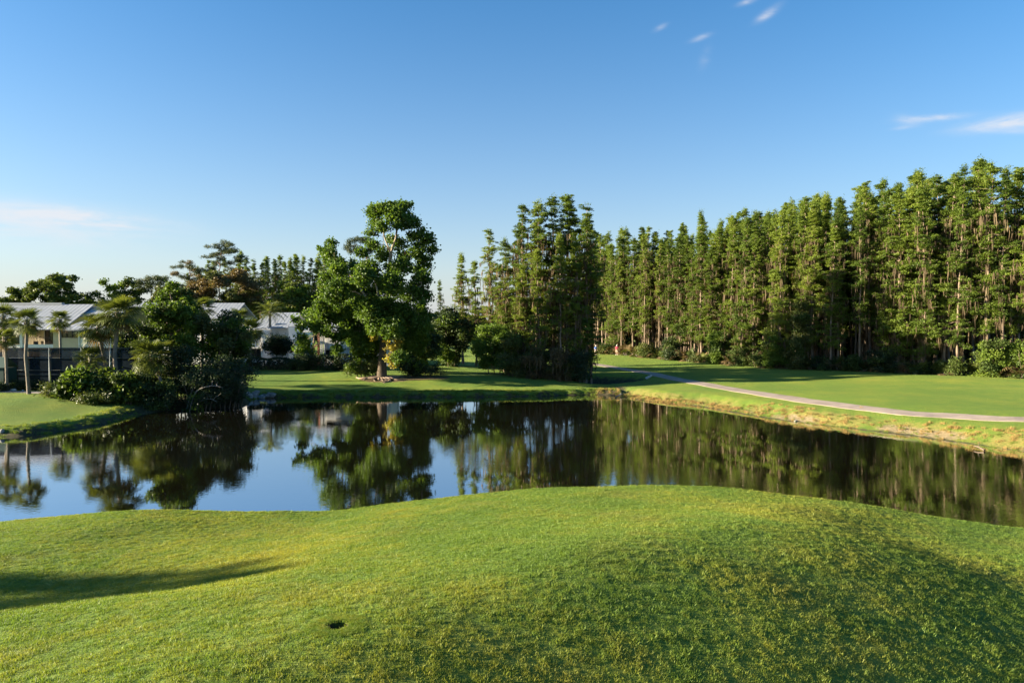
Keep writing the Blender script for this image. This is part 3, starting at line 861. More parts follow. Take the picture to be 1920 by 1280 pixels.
for i, (px, d, top, var) in enumerate(FAR):
    cypress(px, d, top, 'distant cypress behind the houses, %s from the left of the row' % ordinal(i), 'distant cypress row behind the houses', var, 0.9)

def pine(px, d, trunk, pads, label, seed, r0=0.28, leaf=(0.55, 0.08), mat='pine', russet=0.0):
    p = Plant(px, d, seed)
    p.trunk(trunk, r0, r0 * 0.35, 8, 1.3)
    for (lx, ly, lr) in pads:
        p.lobe(lx, ly, lr, mat if p.r.random() >= russet else 'russet', 0.55, leaf, 0.35, None, 0.5, spread=2.0, clr=0.45)
        for k in range(2):
            p.lobe(lx + p.r.normal(0, lr * .9), ly + abs(p.r.normal(0, lr * .7)), lr * 0.75, mat if p.r.random() >= russet else 'russet', 0.35, leaf, 0.35, None, 0.5, spread=2.5, clr=0.45)
    return p.done('pine_tree', label, 'tree', 'pinebark')
pine(412, 205, [(410, 640), (411, 560), (412, 500), (416, 470)], [(398, 478, 9), (405, 462, 10), (418, 455, 12), (432, 460, 10), (438, 472, 8), (425, 470, 10), (400, 490, 8), (442, 486, 7), (415, 485, 10), (428, 492, 9), (452, 480, 6), (396, 505, 9), (432, 510, 8)],
     'tallest round-topped pine behind the houses, left of the distant cypresses', 31)
pine(360, 205, [(358, 640), (358, 560), (356, 510), (355, 492)], [(352, 492, 8), (340, 500, 8), (328, 512, 7), (363, 500, 9), (372, 510, 9), (345, 520, 9), (360, 525, 11), (380, 520, 9), (368, 540, 10), (350, 545, 10), (385, 545, 10), (335, 535, 8)],
     'russet thin-crowned pine left of the tallest pine', 32, russet=0.6)
pine(688, 150, [(694, 660), (694, 560), (692, 505), (686, 472)], [(660, 455, 9), (672, 449, 10), (686, 448, 10), (698, 455, 9), (654, 466, 7), (670, 466, 8), (690, 466, 9), (706, 462, 7), (682, 478, 6)],
     'flat-topped pine rising behind the big sycamore', 33, 0.3)
pine(284, 150, [(284, 660), (284, 580), (285, 545), (286, 525)], [(274, 524, 8), (286, 519, 8), (300, 523, 9), (311, 521, 6), (268, 532, 7), (292, 532, 8), (280, 540, 6), (306, 532, 6)],
     'small dark flat-topped pine above the far-left roofs', 34, 0.22)
p = Plant(95, 150, 41)
p.trunk([(96, 700), (96, 620), (94, 585), (100, 560)], 0.45, 0.2)
for a in [(70, 528, 10), (85, 522, 11), (100, 520, 11), (115, 523, 10), (130, 521, 8), (80, 535, 9), (110, 535, 11), (95, 545, 12), (60, 545, 12), (45, 548, 11), (30, 545, 10), (75, 552, 13), (50, 560, 13), (20, 556, 11), (25, 568, 13), (115, 550, 11), (130, 556, 11), (145, 558, 8), (105, 565, 12), (85, 572, 13), (60, 578, 14), (128, 570, 9), (8, 562, 11), (2, 572, 10)]:
    p.lobe(*a, 'oak', 0.65, (0.46, 0.33), 0.4, None, 0.6, spread=3.0, clr=0.5)
    p.lobe(a[0] + p.r.uniform(-9, 9), a[1] + p.r.uniform(3, 16), a[2] * .8, 'oak', 0.6, (0.46, 0.33), 0.4, None, 0.6, spread=3.0, clr=0.5)
p.done('live_oak', 'wide spreading live oak behind the left metal roof', 'tree')
p = Plant(235, 150, 42)
p.trunk([(236, 700), (236, 610), (232, 575), (228, 550)], 0.38, 0.16)
for a in [(205, 530, 7), (212, 542, 9), (222, 536, 10), (238, 528, 10), (252, 533, 9), (228, 552, 11), (246, 548, 11), (262, 545, 9), (212, 560, 10), (200, 552, 6), (240, 565, 12), (258, 562, 10)]:
    p.lobe(*a, 'bright' if a[0] < 225 else 'oak', 0.6, (0.44, 0.32), 0.4, None, 0.7, spread=2.5, clr=0.5)
p.done('oak_tree', 'rounded green tree behind the big palm, above the roofs', 'tree')
p = Plant(172, 152, 43)
p.trunk([(172, 690), (172, 610), (170, 565)], 0.25, 0.1)
for a in [(165, 556, 9), (178, 552, 9), (160, 568, 9), (172, 566, 10), (185, 564, 9), (150, 574, 8), (168, 580, 9)]:
    p.lobe(*a, 'oak', 0.45, (0.42, 0.3), 0.4, None, 0.7, spread=1.5, clr=0.5)
p.done('oak_tree', 'small loose-crowned oak in the gap between two left roofs', 'tree')
for k, (cx, lab, mt, d, x0, x1, y0, y1) in enumerate([(400, 'broad olive tree standing under the tallest pine', ('olive', 'russet', 'oak'), 165, 345, 450, 508, 610),
                                               (455, 'brownish thin tree left of the distant cypress row', ('russet', 'olive'), 172, 430, 490, 500, 600),
                                               (545, 'leafy green tree between the two white houses', ('olive', 'oak', 'bright'), 168, 515, 585, 506, 620),
                                               (628, 'green tree behind the stair house roof', ('oak', 'olive'), 170, 585, 680, 506, 640),
                                               (320, 'dense oak behind the light green tree, over the far roofs', ('oak', 'olive'), 145, 290, 350, 530, 620)]):
    p = Plant(cx, d, 50 + k)
    p.trunk([(cx, 690), (cx + 2, 620), (cx - 2, (y0 + y1) / 2)], 0.28, 0.1)
    p.fill(x0, x1, y0, y1, 44, 12, mt, dens=0.45, leaf=(0.46, 0.28), flat=0.75, spread=3.5, clr=0.5)
    p.done('broadleaf_tree', lab, 'tree')
# low wooded backdrop that closes the gaps far away
for k, (x0, x1, y0, y1, d, lab) in enumerate([(-30, 120, 575, 640, 235, 'far wooded strip behind the left house'), (110, 260, 570, 640, 235, 'far wooded strip behind the second roof'), (250, 420, 560, 640, 240, 'far wooded strip behind the pines'),
                                         (400, 560, 560, 640, 245, 'far wooded strip behind the distant cypresses'), (550, 700, 560, 640, 245, 'far wooded strip behind the stair house'), (690, 830, 585, 650, 235, 'far wooded strip behind the sycamore'), (800, 960, 590, 655, 235, 'far wooded strip seen in the gap beside the clump'), (940, 1120, 560, 655, 160, 'far wooded strip behind the cypress clump'), (1090, 1290, 520, 655, 172, 'dark wooded mass behind the far end of the wood'), (1270, 1460, 500, 665, 150, 'dark wooded mass behind the middle of the wood'), (1440, 1680, 480, 680, 128, 'dark wooded mass behind the pale trunks'), (1660, 1990, 470, 690, 112, 'dark wooded mass behind the right end of the wood')]):
    p = Plant((x0 + x1) / 2, d, 70 + k)
    p.fill(x0, x1, y0, y1 + 45, int((x1 - x0) * (y1 + 45 - y0) / 140), 16, 'oak', 'box', dens=0.30 if d < 200 else 0.16, leaf=(0.6, 0.42) if d < 200 else (0.85, 0.6), flat=0.8, spread=3, clr=0.8, limb=False)
    tag(put('woodland', p.leaf['oak'].mesh('woodland', M['oak']), None, None, tuple(p.base)), lab, 'woodland', kind='stuff')

# ------------------------------------------------------------------ the big sycamore
p = Plant(716, 83, 11)
p.base[2] = Tz(p.x, p.y)
tp = [(716, 703), (717, 670), (719, 640), (722, 600), (726, 560), (727, 525), (731, 495), (738, 465), (743, 435), (746, 405)]
low = MB()
pts = np.array([p.L(*q) for q in tp])
p.trunk(tp[3:], 0.34, 0.07, 9, 1.0)
p.trunk([(722, 600), (712, 560), (700, 520), (690, 495)], 0.2, 0.06, 7, 1.0)
p.trunk([(728, 520), (748, 495), (770, 478), (788, 455)], 0.16, 0.05, 7, 1.0)
p.trunk([(727, 560), (745, 562), (768, 548), (790, 535)], 0.14, 0.05, 7, 1.0)
p.trunk([(720, 625), (690, 622), (655, 621), (620, 612), (590, 600)], 0.2, 0.05, 7, 1.0)
p.trunk([(722, 610), (750, 608), (775, 612), (795, 618)], 0.16, 0.05, 7, 1.0)
p.trunk([(718, 590), (690, 560), (660, 520), (635, 490), (618, 470)], 0.18, 0.04, 7, 1.0)
p.trunk([(735, 480), (722, 450), (712, 415), (708, 400)], 0.10, 0.04, 7, 1.0)
BIG = [(706, 399, 17), (722, 392, 11), (733, 391, 14), (748, 386, 15), (764, 381, 5), (697, 393, 8), (748, 416, 17), (742, 402, 15), (774, 414, 11), (783, 420, 7), (715, 426, 13), (705, 418, 10), (760, 404, 9),
       (795, 443, 16), (786, 470, 18), (805, 450, 10), (810, 466, 9), (792, 490, 15), (801, 519, 10), (786, 526, 16), (792, 553, 14), (798, 575, 9), (776, 505, 12),
       (623, 455, 9), (611, 476, 12), (601, 467, 4), (635, 477, 12), (656, 493, 12), (629, 496, 17), (608, 523, 12), (648, 510, 13), (616, 508, 10), (663, 505, 8),
       (659, 526, 22), (694, 508, 20), (718, 476, 16), (706, 461, 10), (748, 458, 12), (760, 500, 16), (718, 538, 24), (748, 535, 22), (771, 550, 20), (674, 553, 26), (644, 550, 24), (622, 538, 16), (700, 525, 18), (735, 505, 12), (690, 480, 10),
       (614, 574, 18), (590, 592, 15), (570, 590, 9), (561, 599, 5), (570, 645, 10), (563, 656, 6), (575, 632, 7), (576, 612, 8), (600, 612, 13), (638, 588, 22), (674, 584, 26), (703, 580, 26), (733, 582, 26), (760, 590, 24), (783, 592, 20), (797, 612, 16), (640, 632, 10), (665, 625, 16), (682, 643, 18), (700, 618, 20), (777, 625, 20), (766, 642, 16), (620, 598, 16), (655, 605, 14), (640, 612, 9), (720, 610, 20), (745, 615, 20), (690, 660, 10), (668, 655, 9), (610, 590, 12), (650, 638, 13), (640, 654, 9), (668, 668, 11), (690, 678, 9), (702, 648, 13), (758, 664, 11), (776, 654, 13), (790, 638, 12), (655, 620, 14), (625, 622, 10), (724, 428, 11), (732, 446, 10), (768, 440, 10), (760, 424, 9), (700, 440, 8), (755, 478, 12)]
for (lx, ly, lr) in BIG:
    hw = 6.5 * math.sqrt(max(0.05, 1 - ((lx - 700) / 150) ** 2)) * (0.35 if ly < 470 else 0.8)
    p.lobe(lx, ly, lr * (1.04 if ly < 500 else 1.1), 'syc', 1.5 if ly < 500 else 1.8, (0.27, 0.22), 0.30, p.r.uniform(-hw, hw * 0.6), 0.9, fold=0.02, clr=0.44)
for (lx, ly, lr) in [(742, 645, 11), (736, 634, 8), (748, 655, 10), (738, 668, 10), (745, 678, 8), (709, 632, 5), (752, 640, 6)]:
    p.lobe(lx, ly, lr * 0.78, 'autumn', 0.8, (0.27, 0.22), 0.3, -2.8, 1.0, fold=0.02)
strips(p.leaf.setdefault('moss', MB()), [p.L(*q) for q in [(780, 530), (788, 540), (796, 560), (799, 535), (770, 570), (690, 590), (655, 600), (760, 470), (792, 590), (640, 560)]], p.r, 0.5, 1.6)
syc = p.done('sycamore_tree', 'big sycamore with pale branches and exposed roots on the lawn', 'tree', 'sycbark', foliage='crown', names={'autumn': 'yellow_foliage'}, wood='limbs')
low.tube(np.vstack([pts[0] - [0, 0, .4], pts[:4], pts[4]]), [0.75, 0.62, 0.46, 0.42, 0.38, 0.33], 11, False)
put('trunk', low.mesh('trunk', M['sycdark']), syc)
for k in range(13):
    a = math.radians([-175, -160, -140, -118, -100, -85, -70, -50, -35, -20, -5, 160, 20][k]); ln = [3.2, 2.4, 2.0, 1.5, 1.3, 1.5, 2.0, 2.6, 2.2, 3.0, 1.8, 2.0, 2.2][k]
    b = MB(); u = np.linspace(0.0, 1, 9); q = []
    for t_ in u:
        aa = a + 0.5 * math.sin(t_ * 4 + k) * t_
        x_, y_ = p.x + math.cos(aa) * (0.35 + ln * t_), p.y + math.sin(aa) * (0.35 + ln * t_)
        q.append([x_ - p.base[0], y_ - p.base[1], Tz(x_, y_) - p.base[2] + 0.16 * (1 - t_) + 0.03 - 0.10 * (t_ > 0.95)])
    b.tube(q, np.linspace(0.17, 0.05, 9), 7)
    put('surface_root', b.mesh('surface_root', M['root']), syc)

# bushes at the foot of the sycamore
def bush(px0, px1, py0, py1, d, mat, label, name='shrub', cat='shrub', seed=1, n=14, rp=8, leaf=(0.2, 0.12), stems=3, bark='bark', shape='dome', **kw):
    p = Plant((px0 + px1) / 2, d, seed)
    gz = p.base[2]; bp = 605 + (CAMH - gz) / d * F
    for k in range(stems):
        sx = (px0 + px1) / 2 + (k - (stems - 1) / 2) * (px1 - px0) / (stems + 1)
        sx0 = (px0 + px1) / 2 + (sx - (px0 + px1) / 2) * 0.5
        p.trunk([(sx0, bp), ((sx + sx0) / 2 + p.r.uniform(-2, 2), (py0 * .35 + py1 * .65)), (sx, (py0 * .7 + py1 * .3))], 0.07, 0.03, 5, 1.0)
    p.fill(px0, px1, py0, max(py1, bp - rp * .4), n, rp, mat, shape, leaf=leaf, **kw)
    return p.done(name, label, cat, bark, wood='stems', foliage='foliage')
bush(650, 705, 668, 696, 84, ('palmetto', 'bright'), 'light green low shrub left of the sycamore trunk', seed=1, n=20, rp=7, leaf=(0.32, 0.09), spread=0.9)
bush(690, 716, 640, 700, 85, ('olive', 'bright'), 'tall yellowish shrub close behind the sycamore trunk', seed=2, n=14, rp=7, spread=0.8)
bush(748, 800, 664, 700, 84.5, ('darkleaf', 'syc'), 'leafy shrub with large leaves right of the sycamore trunk', seed=3, n=16, rp=8, leaf=(0.28, 0.2), spread=0.8)
bush(762, 832, 680, 703, 85, ('hedge',), 'low dark rounded hedge right of the sycamore', seed=4, n=26, rp=8, leaf=(0.12, 0.08), spread=1.0, dens=2.0, name='hedge', cat='hedge')
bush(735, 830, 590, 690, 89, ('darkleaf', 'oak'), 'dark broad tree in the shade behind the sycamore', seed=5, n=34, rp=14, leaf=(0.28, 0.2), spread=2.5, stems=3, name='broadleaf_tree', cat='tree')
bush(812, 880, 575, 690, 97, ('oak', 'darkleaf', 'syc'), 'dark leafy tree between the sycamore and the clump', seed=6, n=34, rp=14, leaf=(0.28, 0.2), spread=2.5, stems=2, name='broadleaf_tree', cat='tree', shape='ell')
bush(885, 968, 600, 695, 90, ('bright', 'syc'), 'rounded light green tree at the left foot of the clump', seed=7, n=44, rp=12, leaf=(0.26, 0.17), spread=2.2, stems=3, name='broadleaf_tree', cat='tree', shape='ell')
bush(930, 1000, 625, 706, 87.5, ('oak', 'olive'), 'dark green bush at the front of the cypress clump', seed=8, n=26, rp=11, leaf=(0.22, 0.13), spread=1.6, stems=4)
bush(975, 1030, 645, 710, 86, ('olive', 'russet', 'oak'), 'olive bush draped with brown moss at the clump foot', seed=9, n=24, rp=10, leaf=(0.2, 0.11), spread=1.4, stems=4, moss=3)
bush(1020, 1075, 640, 714, 85.5, ('olive', 'russet'), 'brown mossy bush at the middle of the clump foot', seed=10, n=26, rp=10, leaf=(0.2, 0.11), spread=1.4, stems=4, moss=4)
bush(1068, 1106, 655, 716, 85.5, ('darkleaf', 'hedge'), 'dark bush at the right foot of the clump by the creek', seed=12, n=24, rp=9, leaf=(0.18, 0.11), spread=1.4, stems=4)
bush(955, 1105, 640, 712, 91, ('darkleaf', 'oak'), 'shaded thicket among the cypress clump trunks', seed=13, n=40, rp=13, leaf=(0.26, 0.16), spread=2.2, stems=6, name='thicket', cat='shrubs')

# ------------------------------------------------------------------ palms
def fan_frond(seed, n=22, pet=0.75, fan=0.95, droop=0.5):
    r = np.random.default_rng(seed); b = MB()
    u = np.linspace(0, 1, 4)
    b.tube(np.stack([u * pet, 0 * u, 0.05 * np.sin(u * 3)], -1), np.linspace(0.022, 0.012, 4), 3, False)
    hub = np.array([pet, 0, 0.0])
    for k in range(n):
        a = math.radians(-125 + 250 * k / (n - 1)) + r.normal(0, 0.03)
        L = fan * (1 - 0.30 * (abs(a) / 2.2) ** 1.5) * r.uniform(0.88, 1.08)
        d = np.array([math.cos(a), math.sin(a), 0.0]); e = np.array([-math.sin(a), math.cos(a), 0.0])
        h0 = hub + d * 0.03
        zf = lambda s_: 0.16 * s_ * abs(math.sin(a)) - droop * L * s_ ** 2.2 * (0.75 + 0.35 * r.random())
        w = 0.040
        p1 = h0 + d * L * 0.5 + [0, 0, zf(0.5)]; p2 = h0 + d * L * 0.82 + [0, 0, zf(0.82)]; p3 = h0 + d * L * 0.93 + [0, 0, zf(1.05)]
        vz = np.array([0, 0, 0.02])
        v = [h0 - e * .008, h0 + e * .008, p1 - e * w + vz, p1 + e * w + vz, p2 - e * w * .55, p2 + e * w * .55, p3]
        b.add(v, [np.array([(0, 1, 3, 2), (2, 3, 5, 4)]), np.array([(4, 5, 6)])])
    return b
def pinnate_frond(seed, L=2.4, n=26):
    r = np.random.default_rng(seed); b = MB()
    u = np.linspace(0, 1, 9)
    z = 0.45 * np.sin(u * 1.7) * 1.0 - 1.1 * u ** 2.4
    sp = np.stack([u * L * 0.86, 0 * u, z], -1)
    b.tube(sp, np.linspace(0.03, 0.006, 9), 3, False)
    for k in range(n):
        t = 0.12 + 0.86 * k / (n - 1)
        c = np.array([np.interp(t, u, sp[:, j]) for j in range(3)])
        for s_ in (-1, 1):
            l_ = 0.62 * math.sin(0.35 + t * 2.5) * r.uniform(0.85, 1.1)
            d = np.array([0.45, s_ * 0.8, -0.25 + r.normal(0, 0.12)]); d /= np.linalg.norm(d)
            e = np.array([0.02, 0, 0.0])
            m1 = c + d * l_ * .55; m2 = c + d * l_ + [0, 0, -0.22 * l_]
            b.add([c - e * .6, c + e * .6, m1 - e, m1 + e, m2], [np.array([(0, 1, 3, 2)]), np.array([(2, 3, 4)])])
    return b
FANS = [fan_frond(i, droop=0.16 + 0.10 * i).mesh('frond', M['palm']) for i in range(4)]
FANDRY = [fan_frond(20 + i, droop=0.8).mesh('dry_frond', M['palmdead']) for i in range(2)]
FANLOW = [fan_frond(30 + i, n=20, pet=0.7, fan=0.75, droop=0.12 + 0.1 * i).mesh('frond', M['palmetto']) for i in range(3)]
PIN = [pinnate_frond(40 + i).mesh('frond', M['palm']) for i in range(3)]
def trunk_mesh(pts, r0, r1, rings=True):
    pts = np.asarray(pts, float)
    c = np.concatenate([[0], np.cumsum(np.linalg.norm(np.diff(pts, axis=0), axis=1))])
    u = np.linspace(0, c[-1], max(10, int(c[-1] / 0.22)))
    q = np.stack([np.interp(u, c, pts[:, k]) for k in range(3)], -1)
    t = u / c[-1]
    rad = r0 + (r1 - r0) * t + 0.07 * np.exp(-t * 14) + (0.012 * (np.arange(len(u)) % 2) if rings else 0)
    b = MB(); b.tube(q, rad, 9)
    return b
def palm(px_base, crown_px, crown_py, d, R, label, n=30, dry=4, lean_px=None, r0=0.17, kind='fan', seed=1, skirt=-0.9, boots=True, top=1.25, name='palm_tree'):
    r = random.Random(seed)
    x = X(px_base, d); z = Tz(x, d)
    o = thing(name, label, 'palm', (x, d, z))
    c = W(crown_px, crown_py, d) - np.array([x, d, z])
    mid = c * np.array([0.35, 0.35, 0.5]) if lean_px is None else np.array([X(lean_px, d) - x, 0, c[2] * 0.5])
    put('trunk', trunk_mesh([[0, 0, -0.3], [0, 0, 0.0], mid, c * np.array([0.9, 0.9, 0.85]), c], r0, r0 * 0.85).mesh('trunk', M['palmbark']), o)
    if boots:
        b = MB()
        for k in range(16):
            a = k * 2.4; hh = c[2] - 0.1 - 0.04 * k
            b.tube([[c[0] + math.cos(a) * r0 * .8, c[1] + math.sin(a) * r0 * .8, hh - .12], [c[0] + math.cos(a) * (r0 + .12), c[1] + math.sin(a) * (r0 + .12), hh + .16]], [0.05, 0.02], 4)
        put('leaf_base', b.mesh('leaf_base', M['palmdead']), o)
    s_ = R / 1.7
    for k in range(n):
        f = k / max(1, n - 1)
        el_ = top - (top - max(skirt, -0.95)) * f ** 1.0 + r.uniform(-.16, .16)
        a = k * 2.39996 + r.uniform(-.25, .25)
        isd = k >= n - dry // 3
        me = (r.choice(FANDRY) if isd else r.choice(FANS)) if kind == 'fan' else r.choice(PIN)
        sc_ = s_ * r.uniform(0.88, 1.1) * (0.75 if f < 0.12 else 1.0)
        put('dry_frond' if isd and kind == 'fan' else 'frond', me, o, None, (c[0], c[1], c[2] - 0.25 * f), (r.uniform(-.4, .4), -el_, a), sc_)
    return o
palm(52, 50, 600, 64.5, 1.75, 'slender cabbage palm standing alone in front of the tennis fence', 30, 4, seed=1, lean_px=47, r0=0.15)
palm(8, 6, 592, 68, 1.8, 'cabbage palm cut by the left frame edge, upper crown', 28, 4, seed=2, r0=0.15)
palm(11, 10, 632, 66.5, 1.45, 'shorter yellowish palm at the left frame edge', 24, 6, seed=3, r0=0.13)
palm(113, 112, 598, 76, 1.6, 'palm behind the fence in front of the balcony column', 28, 4, seed=4, r0=0.13)
palm(219, 220, 585, 66, 2.5, 'tallest full-crowned palm with a thick trunk in the waterside grove', 40, 9, seed=5, lean_px=214, r0=0.21, skirt=-1.0)
palm(202, 184, 612, 66.8, 2.2, 'drooping palm leaning left beside the tallest palm', 36, 6, seed=6, lean_px=196, r0=0.19, skirt=-1.15)
palm(309, 284, 664, 63.6, 2.3, 'low palm with a leaning pale trunk and hanging fronds by the water', 38, 5, seed=7, r0=0.15, skirt=-1.25)
palm(174, 168, 668, 65.5, 1.7, 'short bushy palm beside the fence end', 24, 0, seed=8, r0=0.13, skirt=-1.2, boots=False)
palm(468, 470, 618, 92, 2.3, 'cabbage palm in front of the left white house corner', 34, 6, seed=9, r0=0.18, skirt=-1.15)
palm(378, 378, 576, 80, 2.0, 'palm top showing behind the olive waterside trees', 30, 3, seed=10, r0=0.17)
palm(450, 448, 592, 88, 1.5, 'small yellow-green palm left of the white house roof', 24, 5, seed=11, r0=0.14)
palm(507, 506, 584, 104, 2.1, 'feathery queen palm in front of the blue metal roof', 26, 0, seed=12, r0=0.20, kind='pin', skirt=-0.7, boots=True)

# ------------------------------------------------------------------ waterside grove on the left
p = Plant(322, 70, 101)
p.trunk([(326, 735), (324, 680), (322, 620), (320, 570), (318, 545)], 0.22, 0.05)
for (lx, ly, lr) in [(320, 535, 11), (312, 548, 13), (330, 550, 13), (300, 562, 13), (322, 568, 17), (345, 566, 13), (290, 580, 12), (310, 588, 18), (338, 590, 18), (358, 585, 12), (284, 602, 14), (302, 612, 18), (330, 615, 20), (356, 608, 16), (372, 612, 10), (280, 628, 14), (310, 638, 20), (340, 642, 20), (366, 636, 16), (300, 660, 18), (345, 665, 20), (375, 655, 14)]:
    p.lobe(lx, ly, lr, 'bright' if p.r.random() < .7 else 'oak', 2.2, (0.24, 0.17), 0.35, None, 0.85, spread=2.0, clr=0.36)
p.fill(276, 380, 555, 672, 26, 15, ('bright', 'bright', 'oak'), dens=1.3, leaf=(0.24, 0.17), spread=2.2, clr=0.36)
p.done('broadleaf_tree', 'light green pointed tree in the middle of the waterside grove', 'tree')
p = Plant(410, 70.5, 102)
p.trunk([(405, 752), (408, 700), (412, 650), (415, 610)], 0.2, 0.05)
p.trunk([(406, 720), (430, 670), (445, 630)], 0.1, 0.04, 6, 1.0)
for (lx, ly, lr) in [(392, 600, 13), (412, 592, 14), (432, 598, 13), (450, 606, 11), (380, 618, 14), (402, 615, 17), (426, 618, 17), (448, 625, 14), (464, 628, 8), (385, 640, 16), (410, 640, 18), (436, 645, 16), (456, 645, 10), (395, 662, 16), (425, 666, 16), (448, 665, 12)]:
    p.lobe(lx, ly, lr, 'olive' if p.r.random() < .5 else 'bright', 1.8, (0.24, 0.15), 0.35, None, 0.85, spread=1.8, clr=0.36)
p.done('broadleaf_tree', 'sunlit olive-green tree at the right of the waterside grove', 'tree')
bush(245, 300, 596, 690, 71, ('darkleaf', 'oak'), 'dark tree between the tallest palm and the light green tree', seed=21, n=26, rp=13, leaf=(0.22, 0.15), spread=1.8, name='broadleaf_tree', cat='tree')
bush(222, 266, 598, 700, 74, ('darkleaf', 'oak'), 'dark tree directly behind the tallest palm trunk', seed=38, n=34, rp=13, leaf=(0.22, 0.15), spread=1.5, name='broadleaf_tree', cat='tree')
bush(360, 474, 664, 764, 64.8, ('darkleaf', 'hedge'), 'dark overhanging bush at the grove tip above the water', seed=22, n=46, rp=13, leaf=(0.17, 0.09), spread=1.6, stems=6, dens=1.2, shape='ell')
bush(330, 420, 690, 770, 63.6, ('darkleaf',), 'dark tangled bush over the water below the low palm', seed=23, n=28, rp=11, leaf=(0.15, 0.09), spread=1.0, stems=6)
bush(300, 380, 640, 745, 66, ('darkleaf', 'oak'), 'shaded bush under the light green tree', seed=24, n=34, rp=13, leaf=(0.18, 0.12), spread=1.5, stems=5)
bush(420, 470, 690, 756, 66, ('darkleaf', 'oak'), 'dark rounded shrub at the right end of the grove by the rocks', seed=25, n=26, rp=11, leaf=(0.16, 0.1), spread=1.3, stems=4)
bush(118, 180, 690, 748, 63, ('bright', 'oak'), 'glossy green philodendron bush left of the low palm', seed=26, n=30, rp=9, leaf=(0.40, 0.26), spread=1.1, stems=5, clr=0.5, up=0.45)
bush(172, 235, 684, 748, 63.2, ('bright', 'oak', 'darkleaf'), 'glossy green bush under the two leaning palms', seed=27, n=30, rp=9, leaf=(0.40, 0.26), spread=1.1, stems=5, clr=0.5, up=0.45)
bush(215, 262, 700, 750, 62.6, ('bright', 'oak'), 'green bush between the glossy bushes and the low palm', seed=28, n=20, rp=8, leaf=(0.30, 0.18), spread=0.9, stems=4)
bush(150, 215, 734, 752, 61.4, ('oak', 'palmetto'), 'low strappy ground cover in front of the glossy bushes', seed=29, n=22, rp=6, leaf=(0.34, 0.05), spread=0.6, stems=0)
bush(86, 106, 720, 740, 62.8, ('palmetto', 'olive'), 'small yellow-green clump at the gravel path end', seed=30, n=9, rp=6, leaf=(0.32, 0.06), spread=0.4, stems=2)
bush(100, 128, 724, 742, 63.4, ('darkleaf', 'oak'), 'small dark shrub beside the yellow-green clump', seed=31, n=10, rp=6, leaf=(0.14, 0.09), spread=0.4, stems=2)
bush(55, 104, 714, 731, 68, ('hedge',), 'clipped dark hedge along the fence right of the lone palm', seed=32, n=26, rp=6, leaf=(0.11, 0.07), spread=0.4, dens=2.5, stems=3, name='hedge', cat='hedge', shape='box')
bush(14, 48, 714, 731, 68, ('hedge',), 'clipped dark hedge along the fence left of the lone palm', seed=33, n=20, rp=6, leaf=(0.11, 0.07), spread=0.4, dens=2.5, stems=3, name='hedge', cat='hedge', shape='box')
bush(-22, 13, 716, 738, 66, ('hedge',), 'dark rounded hedge at the left frame edge', seed=34, n=20, rp=7, leaf=(0.11, 0.07), spread=0.6, dens=2.5, stems=3, name='hedge', cat='hedge', shape='box')
bush(345, 382, 735, 768, 62.9, ('bright', 'darkleaf'), 'small bright green sprig bush at the waterline under the dark thicket', seed=35, n=12, rp=6, leaf=(0.2, 0.08), spread=0.5, stems=3)
bush(235, 335, 688, 768, 64.6, ('darkleaf', 'oak'), 'dark bush mass behind the leaning trunk of the low palm', seed=36, n=40, rp=12, leaf=(0.18, 0.11), spread=1.2, stems=6)
bush(392, 466, 592, 705, 72.5, ('olive', 'oak', 'bright'), 'tall leafy bush behind the olive-green tree hiding the white house wall', seed=37, n=52, rp=14, leaf=(0.24, 0.16), spread=1.5, stems=4, shape='ell')
bush(250, 345, 712, 772, 62.9, ('darkleaf', 'oak'), 'dark low bush hiding the foot of the low palm at the waterline', seed=39, n=34, rp=10, leaf=(0.18, 0.11), spread=0.8, stems=5)
# bare drooping branches over the water
for k, (q, lab) in enumerate([([(352, 752), (362, 735), (380, 726), (402, 722), (420, 726)], 'grey bare branch arching over the water, uppermost'), ([(372, 772), (366, 758), (378, 750), (395, 746), (408, 752)], 'grey bare branch arching over the water, lowest'), ([(348, 755), (356, 738), (362, 722)], 'short upright bare branch beside the arching branches')]):
    b = MB(); d = 62.6 + 0.3 * k
    base = W(*q[0], d); gz = Tz(base[0], d)
    base[2] = min(base[2], gz)
    pts = np.array([W(*a, d) - base + [0, 0.25 * math.sin(i * 1.3), 0] for i, a in enumerate(q)]); pts[0] = [0, 0, -0.1]
    c_ = np.linspace(0, 1, len(pts)); u = np.linspace(0, 1, 14)
    cur = np.stack([np.interp(u, c_, pts[:, j]) for j in range(3)], -1); cur[1:-1] = (cur[:-2] + cur[1:-1] + cur[2:]) / 3
    b.tube(cur, np.linspace(0.075, 0.02, 14), 6)
    r = np.random.default_rng(k)
    for t_ in (5, 7, 9, 11):
        e = cur[t_] + r.normal(0, 0.5, 3) + [0.5, 0, 0.15]
        b.tube(np.linspace(cur[t_], e, 5) + r.normal(0, .04, (5, 3)) * np.array([0, 1, 1, 1, 1])[:, None], np.linspace(0.03, 0.008, 5), 4, False)
    o = tag(put('bare_branch', b.mesh('bare_branch', M['deadwood']), None, None, tuple(base)), lab, 'branch', 'bare branches over the water')

